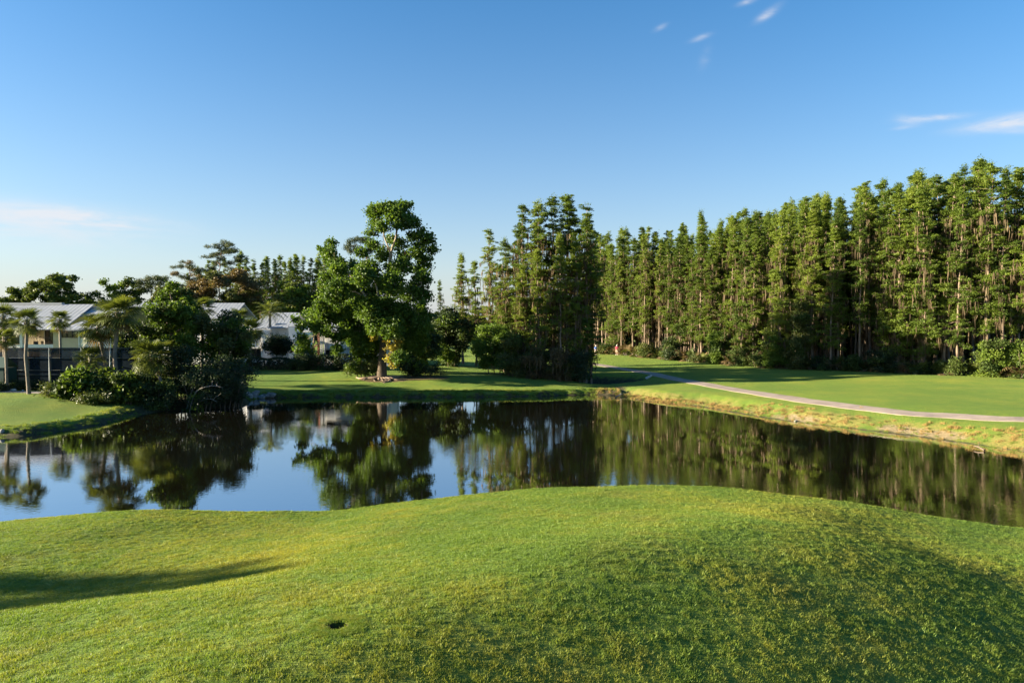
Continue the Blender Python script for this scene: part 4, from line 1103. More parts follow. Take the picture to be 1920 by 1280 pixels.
# ------------------------------------------------------------------ undergrowth along the wood
EDGE = [(1258, 630, 672, 34, 'darkleaf', 'round dark green bush at the far end of the wood'), (1345, 620, 688, 44, 'bright', 'large light bush by the fairway under the tall emergent cypress'),
        (1306, 662, 684, 30, 'olive', 'low yellowish scrub right of the round dark bush'), (1385, 650, 690, 30, 'oak', 'green scrub bush right of the large light bush'),
        (1452, 618, 694, 48, 'bright', 'tall willowy light green bush at the middle of the wood edge'), (1500, 560, 694, 44, 'olive', 'tall narrow leafy sapling at the wood edge'),
        (1420, 662, 692, 32, 'oak', 'dark low bush left of the tall willowy bush'), (1655, 650, 703, 40, 'darkleaf', 'dark bush in front of the pale trunks'),
        (1590, 668, 700, 34, 'oak', 'low green bush left of the dark trunk gap'), (1722, 680, 706, 36, 'darkleaf', 'low dark scrub under the pale trunks'),
        (1780, 670, 708, 36, 'oak', 'low scrub left of the large bright bush'), (1868, 632, 714, 76, 'bright', 'large bright round bush at the right end of the wood'),
        (1925, 640, 716, 50, 'bright', 'bright bush cut by the right frame edge'), (1540, 664, 697, 30, 'darkleaf', 'shadowy bush right of the tall sapling'), (1210, 642, 668, 30, 'olive', 'scrub bush behind the far end of the fairway, right of the golfers'), (1135, 640, 666, 26, 'olive', 'yellowish scrub between the two golfers')]
def front_y(px):
    u = np.linspace(0, cs[-1], 400); xs_ = np.interp(u, cs, FR[:, 0]); ys_ = np.interp(u, cs, FR[:, 1])
    return float(np.interp(px, (960 + xs_ / ys_ * F), ys_)) if True else 0
for k, (px, y0, y1, w, mt, lab) in enumerate(EDGE):
    bush(px - w / 2, px + w / 2, y0, y1, front_y(px) - 0.4, (mt, mt, 'oak'), lab, seed=200 + k, n=int(10 + w * (y1 - y0) / 130), rp=9, leaf=(0.24, 0.14), spread=1.4, stems=4, dens=0.9)
# saw palmettos
def palmetto(px, d, R, label, seed, group, dry=0.15, n=15):
    r = random.Random(seed); x = X(px, d); z = Tz(x, d)
    o = thing('saw_palmetto', label, 'palmetto', (x, d, z), 0, group)
    b = MB()
    for k in range(3):
        a = k * 2.1 + seed; b.tube([[0, 0, -0.15], [math.cos(a) * .25, math.sin(a) * .25, .18], [math.cos(a) * .45, math.sin(a) * .45, .4]], [0.10, 0.09, 0.05], 6)
    put('stem', b.mesh('stem', M['palmbark']), o)
    for k in range(n):
        f = k / (n - 1); e_ = 1.3 - 1.35 * f + r.uniform(-.2, .2); a = k * 2.4 + r.uniform(-.3, .3)
        isd = r.random() < dry
        put('dry_frond' if isd else 'frond', r.choice(FANDRY) if isd else r.choice(FANLOW), o, None, (math.cos(a) * .15, math.sin(a) * .15, 0.25), (r.uniform(-.5, .5), -e_, a), R / 1.4 * r.uniform(.8, 1.15))
    return o
PM = []
px = 1120.0
while px < 1935:
    PM.append(px); px += random.uniform(15, 30) * (0.6 if px < 1250 else 1.0)
PM = sorted(PM, reverse=True)
for i, px in enumerate(PM):
    palmetto(px, front_y(px) - random.uniform(-0.8, 0.9), random.uniform(1.1, 2.0), 'saw palmetto at the wood edge by the fairway, %s from the right' % ordinal(i), 300 + i, 'saw palmettos along the wood edge', 0.55 if px < 1200 else random.choice([0.1, 0.2, 0.45]), 13)
# shaded undergrowth between the trunks
b = MB(); r = np.random.default_rng(5)
cc = []
for k in range(520):
    u = r.uniform(0, cs[-1]); x = np.interp(u, cs, FR[:, 0]); y = np.interp(u, cs, FR[:, 1])
    i = min(len(FR) - 2, int(np.searchsorted(cs, u, side='right') - 1)); t = (FR[i + 1] - FR[i]) / seg[i]; nrm = np.array([-t[1], t[0]])
    if nrm[1] < 0: nrm = -nrm
    q = np.array([x, y]) + nrm * r.uniform(0.3, 24)
    cc.append((q[0], q[1], r.uniform(0.5, 1.5)))
cc = np.array(cc); zz = T(cc[:, 0], cc[:, 1])
for (x, y, s_), z in zip(cc, zz):
    n = int(70 * s_)
    a = r.normal(size=(n, 3)) * np.array([0.7, 0.7, 0.45]) * s_; a[:, 2] = np.abs(a[:, 2])
    b.leaves(np.array([x, y, z]) + a, 0.34, 0.16, 0.3, None, r)
tag(put('undergrowth', b.mesh('undergrowth', M['darkleaf'])), 'dark leafy undergrowth covering the floor of the wood', 'undergrowth', kind='stuff')

# ------------------------------------------------------------------ houses
M['cream'] = plain('cream_wall', (0.56, 0.48, 0.34), 0.85, var=0.08, sc_=1.2)
M['white'] = plain('white_wall', (0.70, 0.70, 0.70), 0.8, var=0.06, sc_=1.5)
M['trim'] = plain('white_trim', (0.76, 0.74, 0.72), 0.6, var=0.05)
M['steel'] = plain('metal_roof', (0.31, 0.33, 0.355), 0.6, 0.25, var=0.10, sc_=0.8)
M['glass'] = plain('window_glass', (0.035, 0.03, 0.026), 0.06, 0.0, var=0.3, spec=0.7, sc_=0.7)
M['frame'] = plain('bronze_frame', (0.045, 0.035, 0.028), 0.5)
M['wood'] = plain('stair_wood', (0.42, 0.25, 0.15), 0.7, var=0.2, sc_=4)
M['redwood'] = plain('red_brown_post', (0.20, 0.085, 0.055), 0.75, var=0.2)
M['iron'] = plain('dark_iron', (0.02, 0.02, 0.022), 0.5)

class House:
    def __init__(s, name, label, px, d):
        x = X(px, d); s.o = np.array([x, d, Tz(x, d)])
        s.e = thing(name, label, 'house', tuple(s.o)); s.zg = s.o[2]
    def box(s, name, x0, x1, y0, y1, z0, z1, mat, parent=None):
        b = MB().box(x0 - s.o[0], x1 - s.o[0], y0 - s.o[1], y1 - s.o[1], z0 - s.o[2], z1 - s.o[2])
        return put(name, b.mesh(name, M[mat]), parent or s.e)
    def pbox(s, name, px0, px1, py0, py1, d, th, mat, parent=None, back=False):
        """front face spans photograph pixels at depth d"""
        return s.box(name, X(px0, d), X(px1, d), d, d + th, Z(py1, d), Z(py0, d), mat, parent)
    def window(s, px0, px1, py0, py1, d, panes=2, fw=0.07):
        x0, x1, z0, z1 = X(px0, d), X(px1, d), Z(py1, d), Z(py0, d)
        w = s.box('window', x0, x1, d + 0.08, d + 0.11, z0, z1, 'glass')
        def fr(a, b, c, e_): s.box('frame', a, b, d - 0.02, d + 0.07, c, e_, 'frame', w)
        fr(x0, x1, z0, z0 + fw); fr(x0, x1, z1 - fw, z1); fr(x0, x0 + fw, z0 + fw, z1 - fw); fr(x1 - fw, x1, z0 + fw, z1 - fw)
        for k in range(1, panes):
            xm = x0 + (x1 - x0) * k / panes; fr(xm - fw / 2, xm + fw / 2, z0 + fw, z1 - fw)
        return w
    def slope(s, x0, x1, ye, ze, yr, zr, step=0.54, hip0=0.0, hip1=0.0, mat='steel', parent=None):
        """standing-seam roof slope rising from the eave (ye,ze) to the ridge (yr,zr); hips cut the upper corners"""
        b = MB()
        b.prism([[x0 - s.o[0], ye - s.o[1], ze - s.o[2] - .12], [x1 - s.o[0], ye - s.o[1], ze - s.o[2] - .12], [x1 - hip1 - s.o[0], yr - s.o[1], zr - s.o[2] - .12], [x0 + hip0 - s.o[0], yr - s.o[1], zr - s.o[2] - .12]], [0, 0, 0.10])
        roof = put('roof', b.mesh('roof', M[mat]), parent or s.e)
        n = max(1, int((x1 - x0) / step)); w = (x1 - x0) / n
        shared = None
        for k in range(n):
            a0, a1 = x0 + k * w, x0 + (k + 1) * w
            def top(xx):
                f = 1.0
                if hip0 > 0 and xx < x0 + hip0: f = min(f, (xx - x0) / hip0)
                if hip1 > 0 and xx > x1 - hip1: f = min(f, (x1 - xx) / hip1)
                return max(0.02, f)
            f0, f1 = top(a0 + .001), top(a1 - .001)
            full = f0 > 0.999 and f1 > 0.999
            if not (full and shared is not None):
                b = MB()
                dy, dz = yr - ye, zr - ze
                nrm = np.array([0, -dz, dy]) / math.hypot(dy, dz)
                P = lambda u_, f: np.array([u_, dy * f, dz * f])
                b.prism([P(0.012, 0), P(w - 0.012, 0), P(w - 0.012, f1), P(0.012, f0)], nrm * 0.012)
                b.prism([P(0.0, 0), P(0.035, 0), P(0.035, f0), P(0, f0)], nrm * 0.03)
                me = b.mesh('roof_panel', M[mat])
                if full: shared = me
            else: me = shared
            put('roof_panel', me, roof, None, (a0 - s.o[0], ye - s.o[1], ze - s.o[2] + 0.002))
        return roof

# left house with the balcony
hA = House('apartment_house', 'cream two-storey house with balcony and metal roof behind the tennis fence', 90, 85)
zg = hA.zg
D = 85.0
ze = Z(617.5, D - 1)
hA.box('wall', X(-90, D), X(205, D), D + 2.6, D + 9, zg - 0.3, ze - 0.1, 'cream')
hA.pbox('wall', -90, 36, 646, 735, D, 0.25, 'white'); hA.pbox('wall', 113, 146, 633.5, 735, D, 0.25, 'cream'); hA.pbox('wall', 148.5, 206, 633.5, 735, D, 0.25, 'white')
hA.pbox('column', 36, 41, 618, 735, D - 0.15, 0.4, 'trim'); hA.pbox('column', 99, 113, 618, 735, D - 0.1, 0.45, 'cream'); hA.pbox('column', 146, 148.5, 618, 735, D - 0.15, 0.3, 'trim')
hA.pbox('parapet', 41, 99, 645.5, 653, D - 0.02, 0.2, 'trim')
hA.pbox('balcony_floor', 41, 99, 655, 659, D + 0.2, 2.4, 'cream')
hA.pbox('sliding_door', 83, 98, 619, 655, D + 2.45, 0.08, 'glass')
hA.pbox('door_frame', 82, 83, 619, 655, D + 2.42, 0.1, 'trim')
rail = hA.pbox('railing', 41, 99, 632.2, 633.0, D + 0.02, 0.06, 'iron')
for k in range(21):
    x0 = 42 + k * 2.75
    hA.box('baluster', X(x0, D), X(x0, D) + 0.02, D + 0.03, D + 0.05, Z(645.5, D), Z(633, D), 'iron', rail)
hA.window(113.5, 145.5, 619.5, 633, D + 0.02, 3); hA.window(149, 205, 619.5, 633, D + 0.02, 4); hA.window(-60, 35, 620, 645, D + 0.02, 5)
hA.window(45, 96, 668, 700, D + 2.4, 4); hA.window(116, 144, 668, 700, D - 0.12, 2); hA.window(152, 190, 668, 700, D - 0.12, 3)
for (a, b_) in ((-90, 126), ):
    hA.pbox('fascia', a, 214, 617.2, 619.4, D - 1.05, 0.12, 'trim')
hA.slope(X(-95, D), X(127, D), D - 1.05, ze, D + 5.5, Z(570.5, D + 5.5))
hA.box('ridge_cap', X(-95, D), X(118, D + 5.5), D + 5.3, D + 5.9, Z(571, D + 5.5), Z(567.5, D + 5.5), 'steel')
hA.slope(X(124, D), X(222, D), D - 1.3, ze - 0.02, D + 2.6, Z(592, D + 2.6), hip0=2.2, hip1=0.6)
hA.slope(X(144, D + 3), X(222, D + 3), D + 2.6, Z(592.5, D + 2.6), D + 5.5, Z(576.5, D + 5.5))
hA.slope(X(-95, D), X(222, D), D + 12, ze, D + 5.6, Z(574, D + 5.5), step=3)
# balcony chairs
for k, (px, rz, lab) in enumerate([(66, 0.4, 'left dark chair on the balcony'), (75, -0.5, 'right dark chair on the balcony')]):
    x = X(px, D + 1.3); z = Z(655, D + 0.2) + 0.002
    o = thing('balcony_chair', lab, 'chair', (x, D + 1.3, z), rz, 'balcony chairs')
    put('seat', MB().box(-.25, .25, -.25, .25, .42, .47).mesh('seat', M['iron']), o)
    put('backrest', MB().box(-.25, .25, .21, .26, .48, 1.0).mesh('backrest', M['iron']), o)
    lm = MB().box(-.02, .02, -.02, .02, 0, .418).mesh('leg', M['iron'])
    for (a, b_) in ((-.22, -.22), (.22, -.22), (-.22, .22), (.22, .22)): put('leg', lm, o, None, (a, b_, 0))

# roof-only houses farther back
hC = House('house', 'house with long metal roof mostly hidden behind the grove palms', 340, 102)
d = 102.0
hC.box('wall', X(245, d), X(436, d), d, d + 8, hC.zg - .3, Z(596, d), 'white')
hC.slope(X(240, d), X(440, d), d - 0.8, Z(596, d - .8), d + 4, Z(568, d + 4))
hC.slope(X(240, d), X(440, d), d + 9, Z(596, d - .8), d + 4.1, Z(571, d + 4), step=3)
hM = House('house', 'house with steep blue-grey metal roof behind the queen palm', 520, 116)
d = 116.0
hM.box('wall', X(480, d), X(560, d), d, d + 8, hM.zg - .3, Z(612, d), 'white')
hM.slope(X(472, d), X(562, d), d - 0.8, Z(612, d - .8), d + 4, Z(586, d + 4), hip0=1.6, hip1=1.2)
hM.slope(X(472, d), X(562, d), d + 9, Z(612, d - .8), d + 4.1, Z(589, d + 4), step=3)
# white house left of the lawn
hL = House('house', 'white two-storey house with dark window left of the lawn', 470, 98)
d = 98.0
hL.box('wall', X(425, d), X(491, d), d + 0.25, d + 8, hL.zg - .3, Z(617, d), 'white')
hL.pbox('corner_post', 489, 492, 617, 690, d - 0.02, 0.24, 'trim'); hL.pbox('corner_post', 461, 463.5, 617, 690, d - 0.02, 0.24, 'trim')
hL.pbox('band', 463.5, 489, 650.5, 653, d - 0.01, 0.22, 'trim')
hL.window(463.6, 488.8, 653.2, 670, d + 0.02, 3); hL.window(463.6, 488.8, 622, 634, d + 0.02, 3)
for k in range(9):
    hL.pbox('siding_board', 463.7 + k * 2.8, 466.3 + k * 2.8, 634.4, 650.2, d + 0.19, 0.05, 'white')
hL.slope(X(424, d), X(507, d), d - 1.0, Z(616.6, d - 1), d + 3.4, Z(603.5, d + 3.4), hip0=1.0, hip1=2.0)
hL.pbox('fascia', 424, 506.5, 616.0, 618.2, d - 1.04, 0.1, 'trim')
hL.box('wall', X(500, d + 3), X(537, d + 3), d + 4, d + 9, hL.zg - .3, Z(614, d + 4), 'white')
hL.pbox('corner_post', 501, 503.5, 614, 690, d + 3.7, 0.2, 'trim')
hL.slope(X(508, d + 3), X(540, d + 3), d + 3, Z(614, d + 3), d + 6, Z(606, d + 6), hip1=1.2)
# white stair house behind the sycamore
hR = House('house', 'white two-storey house with outside stairs behind the sycamore', 640, 98)
hR.box('wall', X(606, d), X(730, d), d + 0.3, d + 8, hR.zg - .3, Z(619, d), 'white')
hR.pbox('band', 610, 730, 652.2, 653.8, d - 0.02, 0.2, 'trim')
for k in range(26):
    a = 611 + k * 4.5
    hR.pbox('siding_board', a, a + 4.2, 634, 652, d + 0.24, 0.05, 'white')
    if a > 632: hR.pbox('siding_board', a, a + 4.2, 654, 690, d + 0.24, 0.05, 'white')
hR.window(610.5, 631.5, 656, 672, d + 0.02, 3); hR.window(611, 660, 621, 633.5, d + 0.02, 4); hR.window(664, 700, 621, 633.5, d + 0.02, 3)
for a in (599.8, 602.6, 606.6): hR.pbox('column', a, a + 1.9, 620, 692, d - 0.35, 0.16, 'trim')
hR.pbox('stair_post', 594.8, 597.2, 622, 692, d - 0.2, 0.18, 'redwood'); hR.pbox('stair_post', 597.4, 598.8, 622, 692, d + 0.3, 0.12, 'redwood')
st0 = np.array([X(576, d), d - 0.6, Z(664, d)]); st1 = np.array([X(599, d), d - 0.6, Z(646, d)])
b = MB(); q = [st0 - hR.o, st1 - hR.o, st1 - hR.o + [0, 0, .34], st0 - hR.o + [0, 0, .34]]
b.prism(q, [0, 0.08, 0]); put('stair_rail', b.mesh('stair_rail', M['wood']), hR.e)
g0 = np.array([X(571, d), d - 0.5, hR.zg]); g1 = np.array([X(599, d), d - 0.5, Z(655, d)])
for k in range(11):
    f = k / 10.0; c_ = g0 + (g1 - g0) * f
    hR.box('stair_tread', c_[0] - .14, c_[0] + .14, d - 0.5, d + 0.7, c_[2], c_[2] + .05, 'wood')
b = MB(); b.prism([g0 - hR.o + [0, 0, -.25], g1 - hR.o + [0, 0, -.25], g1 - hR.o + [0, 0, -0.01], g0 - hR.o + [0, 0, -0.01]], [0, 0.06, 0]); put('stair_stringer', b.mesh('stair_stringer', M['wood']), hR.e)
hR.slope(X(568, d), X(736, d), d - 1.2, Z(621.5, d - 1.2), d + 4, Z(594, d + 4), hip0=3.2, hip1=2.0)
hR.pbox('fascia', 569, 735, 620.6, 622.6, d - 1.24, 0.1, 'trim')

# hedges in front of the white houses
def hedge(px0, px1, py0, d, depth, label, seed, dome=0.3):
    r = np.random.default_rng(seed)
    x0, x1 = X(px0, d), X(px1, d); xm, w = (x0 + x1) / 2, (x1 - x0) / 2
    z = Tz(xm, d); h = Z(py0, d) - z
    n = int(2600 * (w * 2 * h + w * 2 * depth + depth * h) / 10)
    a = r.uniform(-1, 1, (n, 3)); f = r.integers(0, 3, n)
    for k in range(3): a[f == k, k] = np.sign(a[f == k, k])
    a[:, 2] = np.abs(a[:, 2])
    nn_ = np.linalg.norm(np.abs(a) ** 6, axis=1) ** (1 / 6.0)
    a = a / np.maximum(nn_, 1)[:, None] * np.array([w, depth / 2, h])
    a *= 1 + 0.07 * np.sin(a[:, :1] * 2.1 + a[:, 2:] * 3 + seed)
    a += r.normal(0, 0.06, a.shape); a[:, 2] = np.maximum(a[:, 2], 0.03)
    o = thing('hedge', label, 'hedge', (xm, d, z))
    b = MB().leaves(a, 0.17, 0.11, 0.2, None, r)
    put('foliage', b.mesh('foliage', M['hedge']), o)
    core = MB(); 
    for k in range(int(w * 2 / 0.8) + 1):
        xx = -w * .9 + k * 0.8
        core.tube([[xx, 0, -0.1], [xx + .1, .05, h * .5], [xx - .1, -.05, h * .85]], [.05, .04, .02], 5)
        core.leaves(np.array([xx, 0, h * .45]) + r.normal(0, [.35, depth * .18, h * .22], (60, 3)), 0.3, 0.25, 0.1, None, r)
    put('stems', core.mesh('stems', M['bark']), o)
hedge(462, 548, 672, 91.5, 1.8, 'low dark clipped hedge in front of the left white house', 1)
hedge(572, 634, 667, 92, 2.2, 'clipped hedge below the outside stairs', 2)
hedge(628, 668, 666, 91.5, 2.0, 'clipped rounded hedge between the stairs and the sycamore', 3)
bush(546, 578, 658, 690, 91, ('hedge',), 'dark rounded bush between the two clipped hedges', seed=51, n=22, rp=9, leaf=(0.13, 0.08), spread=0.9, dens=2.0, stems=3)
p = Plant(523, 95, 52)
for a in (-9, -4, 2, 7): p.trunk([(523 + a * .3, 678), (523 + a, 668), (523 + a * 1.8, 655)], 0.06, 0.03, 5, 1.0)
p.fill(494, 553, 627, 668, 36, 10, ('hedge', 'darkleaf'), 'ell', leaf=(0.16, 0.10), spread=1.8, dens=1.6)
p.done('small_tree', 'dark dome-shaped small tree with pale stems between the white houses', 'tree', 'deadwood')
bush(556, 600, 610, 690, 96, ('bright', 'oak'), 'leafy young tree left of the outside stairs', seed=53, n=16, rp=8, leaf=(0.26, 0.17), spread=1.0, dens=0.7, name='small_tree', cat='tree')

# ------------------------------------------------------------------ tennis fence
def screenmat(name, col, see):
    m, nt = newmat(name)
    geo = N(nt, 'ShaderNodeNewGeometry'); f = noise(nt, geo.outputs['Position'], 0.6, 4, 0.6)
    c = ramp(nt, f, [(0.3, tuple(x * .7 for x in col)), (0.7, tuple(x * 1.3 for x in col))])
    p = N(nt, 'ShaderNodeBsdfPrincipled'); p.inputs['Roughness'].default_value = 0.9; p.inputs['Specular IOR Level'].default_value = 0.05; nt.links.new(c, p.inputs['Base Color'])
    t = N(nt, 'ShaderNodeBsdfTransparent'); mx = N(nt, 'ShaderNodeMixShader'); mx.inputs[0].default_value = see
    nt.links.new(p.outputs[0], mx.inputs[1]); nt.links.new(t.outputs[0], mx.inputs[2])
    o = N(nt, 'ShaderNodeOutputMaterial'); nt.links.new(mx.outputs[0], o.inputs['Surface']); return m
M['screen_hi'] = screenmat('windscreen_open_mesh', (0.012, 0.026, 0.045), 0.20)
M['screen_lo'] = screenmat('windscreen_dense_mesh', (0.010, 0.020, 0.032), 0.06)
M['galv'] = plain('fence_pipe', (0.10, 0.13, 0.15), 0.5, 0.3)
M['green'] = plain('dark_green_canvas', (0.010, 0.045, 0.040), 0.7)
D = 70.0
fo = np.array([X(90, D), D, Tz(X(90, D), D)])
fence = thing('tennis_fence', 'tall dark windscreen fence of the tennis court in front of the cream house', 'fence', tuple(fo))
posts = [-75, -34, 9, 50, 91, 151, 205, 260]
zf = Tz(X(90, D), D) - 0.2
zt, zm, zl, zl2 = Z(652, D), Z(671, D), Z(694, D), Z(702, D)
def fpart(name, x0, x1, y0, y1, z0, z1, mat):
    return put(name, MB().box(x0 - fo[0], x1 - fo[0], y0 - fo[1], y1 - fo[1], z0 - fo[2], z1 - fo[2]).mesh(name, M[mat]), fence)
for px in posts:
    x = X(px, D); put('post', MB().tube([[x - fo[0], 0, zf - fo[2]], [x - fo[0], 0, zt + .05 - fo[2]]], 0.045, 8).mesh('post', M['galv']), fence)
for a, b_ in zip(posts[:-1], posts[1:]):
    x0, x1 = X(a, D) + .05, X(b_, D) - .05
    for z, nm in ((zt, 'top_rail'), (zm, 'middle_rail'), (zl, 'lower_rail'), (zl2 , 'lower_rail')):
        put(nm, MB().tube([[x0 - fo[0], 0, z - fo[2]], [x1 - fo[0], 0, z - fo[2]]], 0.028, 6).mesh(nm, M['galv']), fence)
    fpart('windscreen_panel', x0, x1, D + 0.06, D + 0.07, zm + .03, zt - .03, 'screen_hi')
    fpart('windscreen_panel', x0, x1, D + 0.06, D + 0.07, zl + .03, zm - .03, 'screen_lo')
    fpart('windscreen_panel', x0, x1, D + 0.06, D + 0.07, zf + .1, zl - .03, 'screen_lo')
x = X(-6, 67)
sh = thing('canopy_shed', 'dark green canvas canopy at the left frame edge beside the fence', 'canopy', (x, 67, Tz(x, 67)))
z0 = Tz(x, 67); hh = Z(690, 67) - z0
put('canvas_wall', MB().box(-2.2, 0.55, 0, 1.8, 0, hh).mesh('canvas_wall', M['green']), sh)
b = MB(); b.prism([[-2.3, -.1, hh + .02], [0.7, -.1, hh + .02], [0.3, .9, hh + 1.0], [-2.3, .9, hh + 1.0]], [0, 0, 0.05]); put('canopy_roof', b.mesh('canopy_roof', M['green']), sh)
b = MB(); b.prism([[-2.3, 1.9, hh + .02], [0.7, 1.9, hh + .02], [0.3, .92, hh + 1.0], [-2.3, .92, hh + 1.0]], [0, 0, 0.05]); put('canopy_roof', b.mesh('canopy_roof', M['green']), sh)

# ------------------------------------------------------------------ rocks, driftwood
M['rock'] = plain('grey_rock', (0.22, 0.20, 0.185), 0.9, var=0.4, sc_=2.5, bumpd=0.05)
M['pale_rock'] = plain('pale_rock', (0.48, 0.45, 0.40), 0.9, var=0.25, sc_=2.5, bumpd=0.03)
def rock_mesh(seed, mat):
    bmx = bmesh.new(); bmesh.ops.create_icosphere(bmx, subdivisions=2, radius=0.5)
    r = np.random.default_rng(seed); ax = r.normal(size=(7, 3)); ax /= np.linalg.norm(ax, axis=1)[:, None]; lim = r.uniform(0.24, 0.42, 7)
    for v_ in bmx.verts:
        c_ = np.array(v_.co)
        for a, l in zip(ax, lim):
            k = c_ @ a
            if k > l: c_ = c_ - a * (k - l)
        v_.co = c_ * [1.2, 0.9, 0.75]
    me = bpy.data.meshes.new('rock'); bmx.to_mesh(me); bmx.free(); me.materials.append(M[mat]); return me
RK = [rock_mesh(i, 'rock') for i in range(4)]; RP = [rock_mesh(9 + i, 'pale_rock') for i in range(2)]
rk = []
for k in range(13):
    px = 464 + k * 3.8 + random.uniform(-2, 2); py = random.uniform(737, 747)
    rk.append((px, *G(px, py), random.uniform(0.45, 0.95)))
for k, (px, x, y, s_) in enumerate(sorted(rk)):
    z = max(0.0, Tz(x, y)) + 0.12 * s_
    o = tag(put('rock', random.choice(RK), None, None, (x, y, z), (random.uniform(-.3, .3), random.uniform(-.3, .3), random.uniform(0, 6)), s_), 'grey rock at the grove tip waterline, %s from the left' % ordinal(k), 'rock', 'rocks at the grove tip')
for k, (px, py, s_, lab) in enumerate([(24, 733, 0.6, 'pale boulder under the lone palm, beside the fence hedge'), (17, 733, 0.35, 'small pale stone left of the pale boulder'), (43, 733, 0.3, 'small pale stone at the foot of the lone palm'),
                                       (3, 812, 0.5, 'grey stone at the waterline on the left frame edge'), (1492, 790, 0.32, 'grey stone at the middle of the right bank waterline'),
                                       (1213, 710, 0.5, 'pale stone on the creek bank below the cart path, lowest'), (1217, 708, 0.5, 'pale stone on the creek bank below the cart path, middle'), (1221, 706, 0.45, 'pale stone on the creek bank below the cart path, highest')]):
    x, y = G(px, py); z = max(0, Tz(x, y))
    tag(put('rock', (RP if 'pale' in lab else RK)[k % 2], None, None, (x, y, z + 0.10 * s_), (0, 0, k), s_), lab, 'rock')
for k, (q, lab) in enumerate([([(1154, 746), (1168, 741)], 'bleached driftwood stick at the pond outlet'), ([(1846, 846), (1826, 841)], 'dark twig lying at the right bank waterline')]):
    a, b_ = [np.array([*G(*t_), 0]) for t_ in q]
    for t_ in (a, b_): t_[2] = max(0.0, Tz(t_[0], t_[1])) + 0.06
    b = MB(); u = np.linspace(0, 1, 6)[:, None]; pts = (b_ - a) * u + np.array([0, 0, .12]) * np.sin(u * 2)
    b.tube(pts, np.linspace(0.07, 0.03, 6), 6); b.tube([pts[3], pts[3] + [.15, .1, .3]], [0.03, 0.01], 4)
    tag(put('driftwood', b.mesh('driftwood', M['deadwood'] if k == 0 else M['bark']), None, None, tuple(a)), lab, 'driftwood')

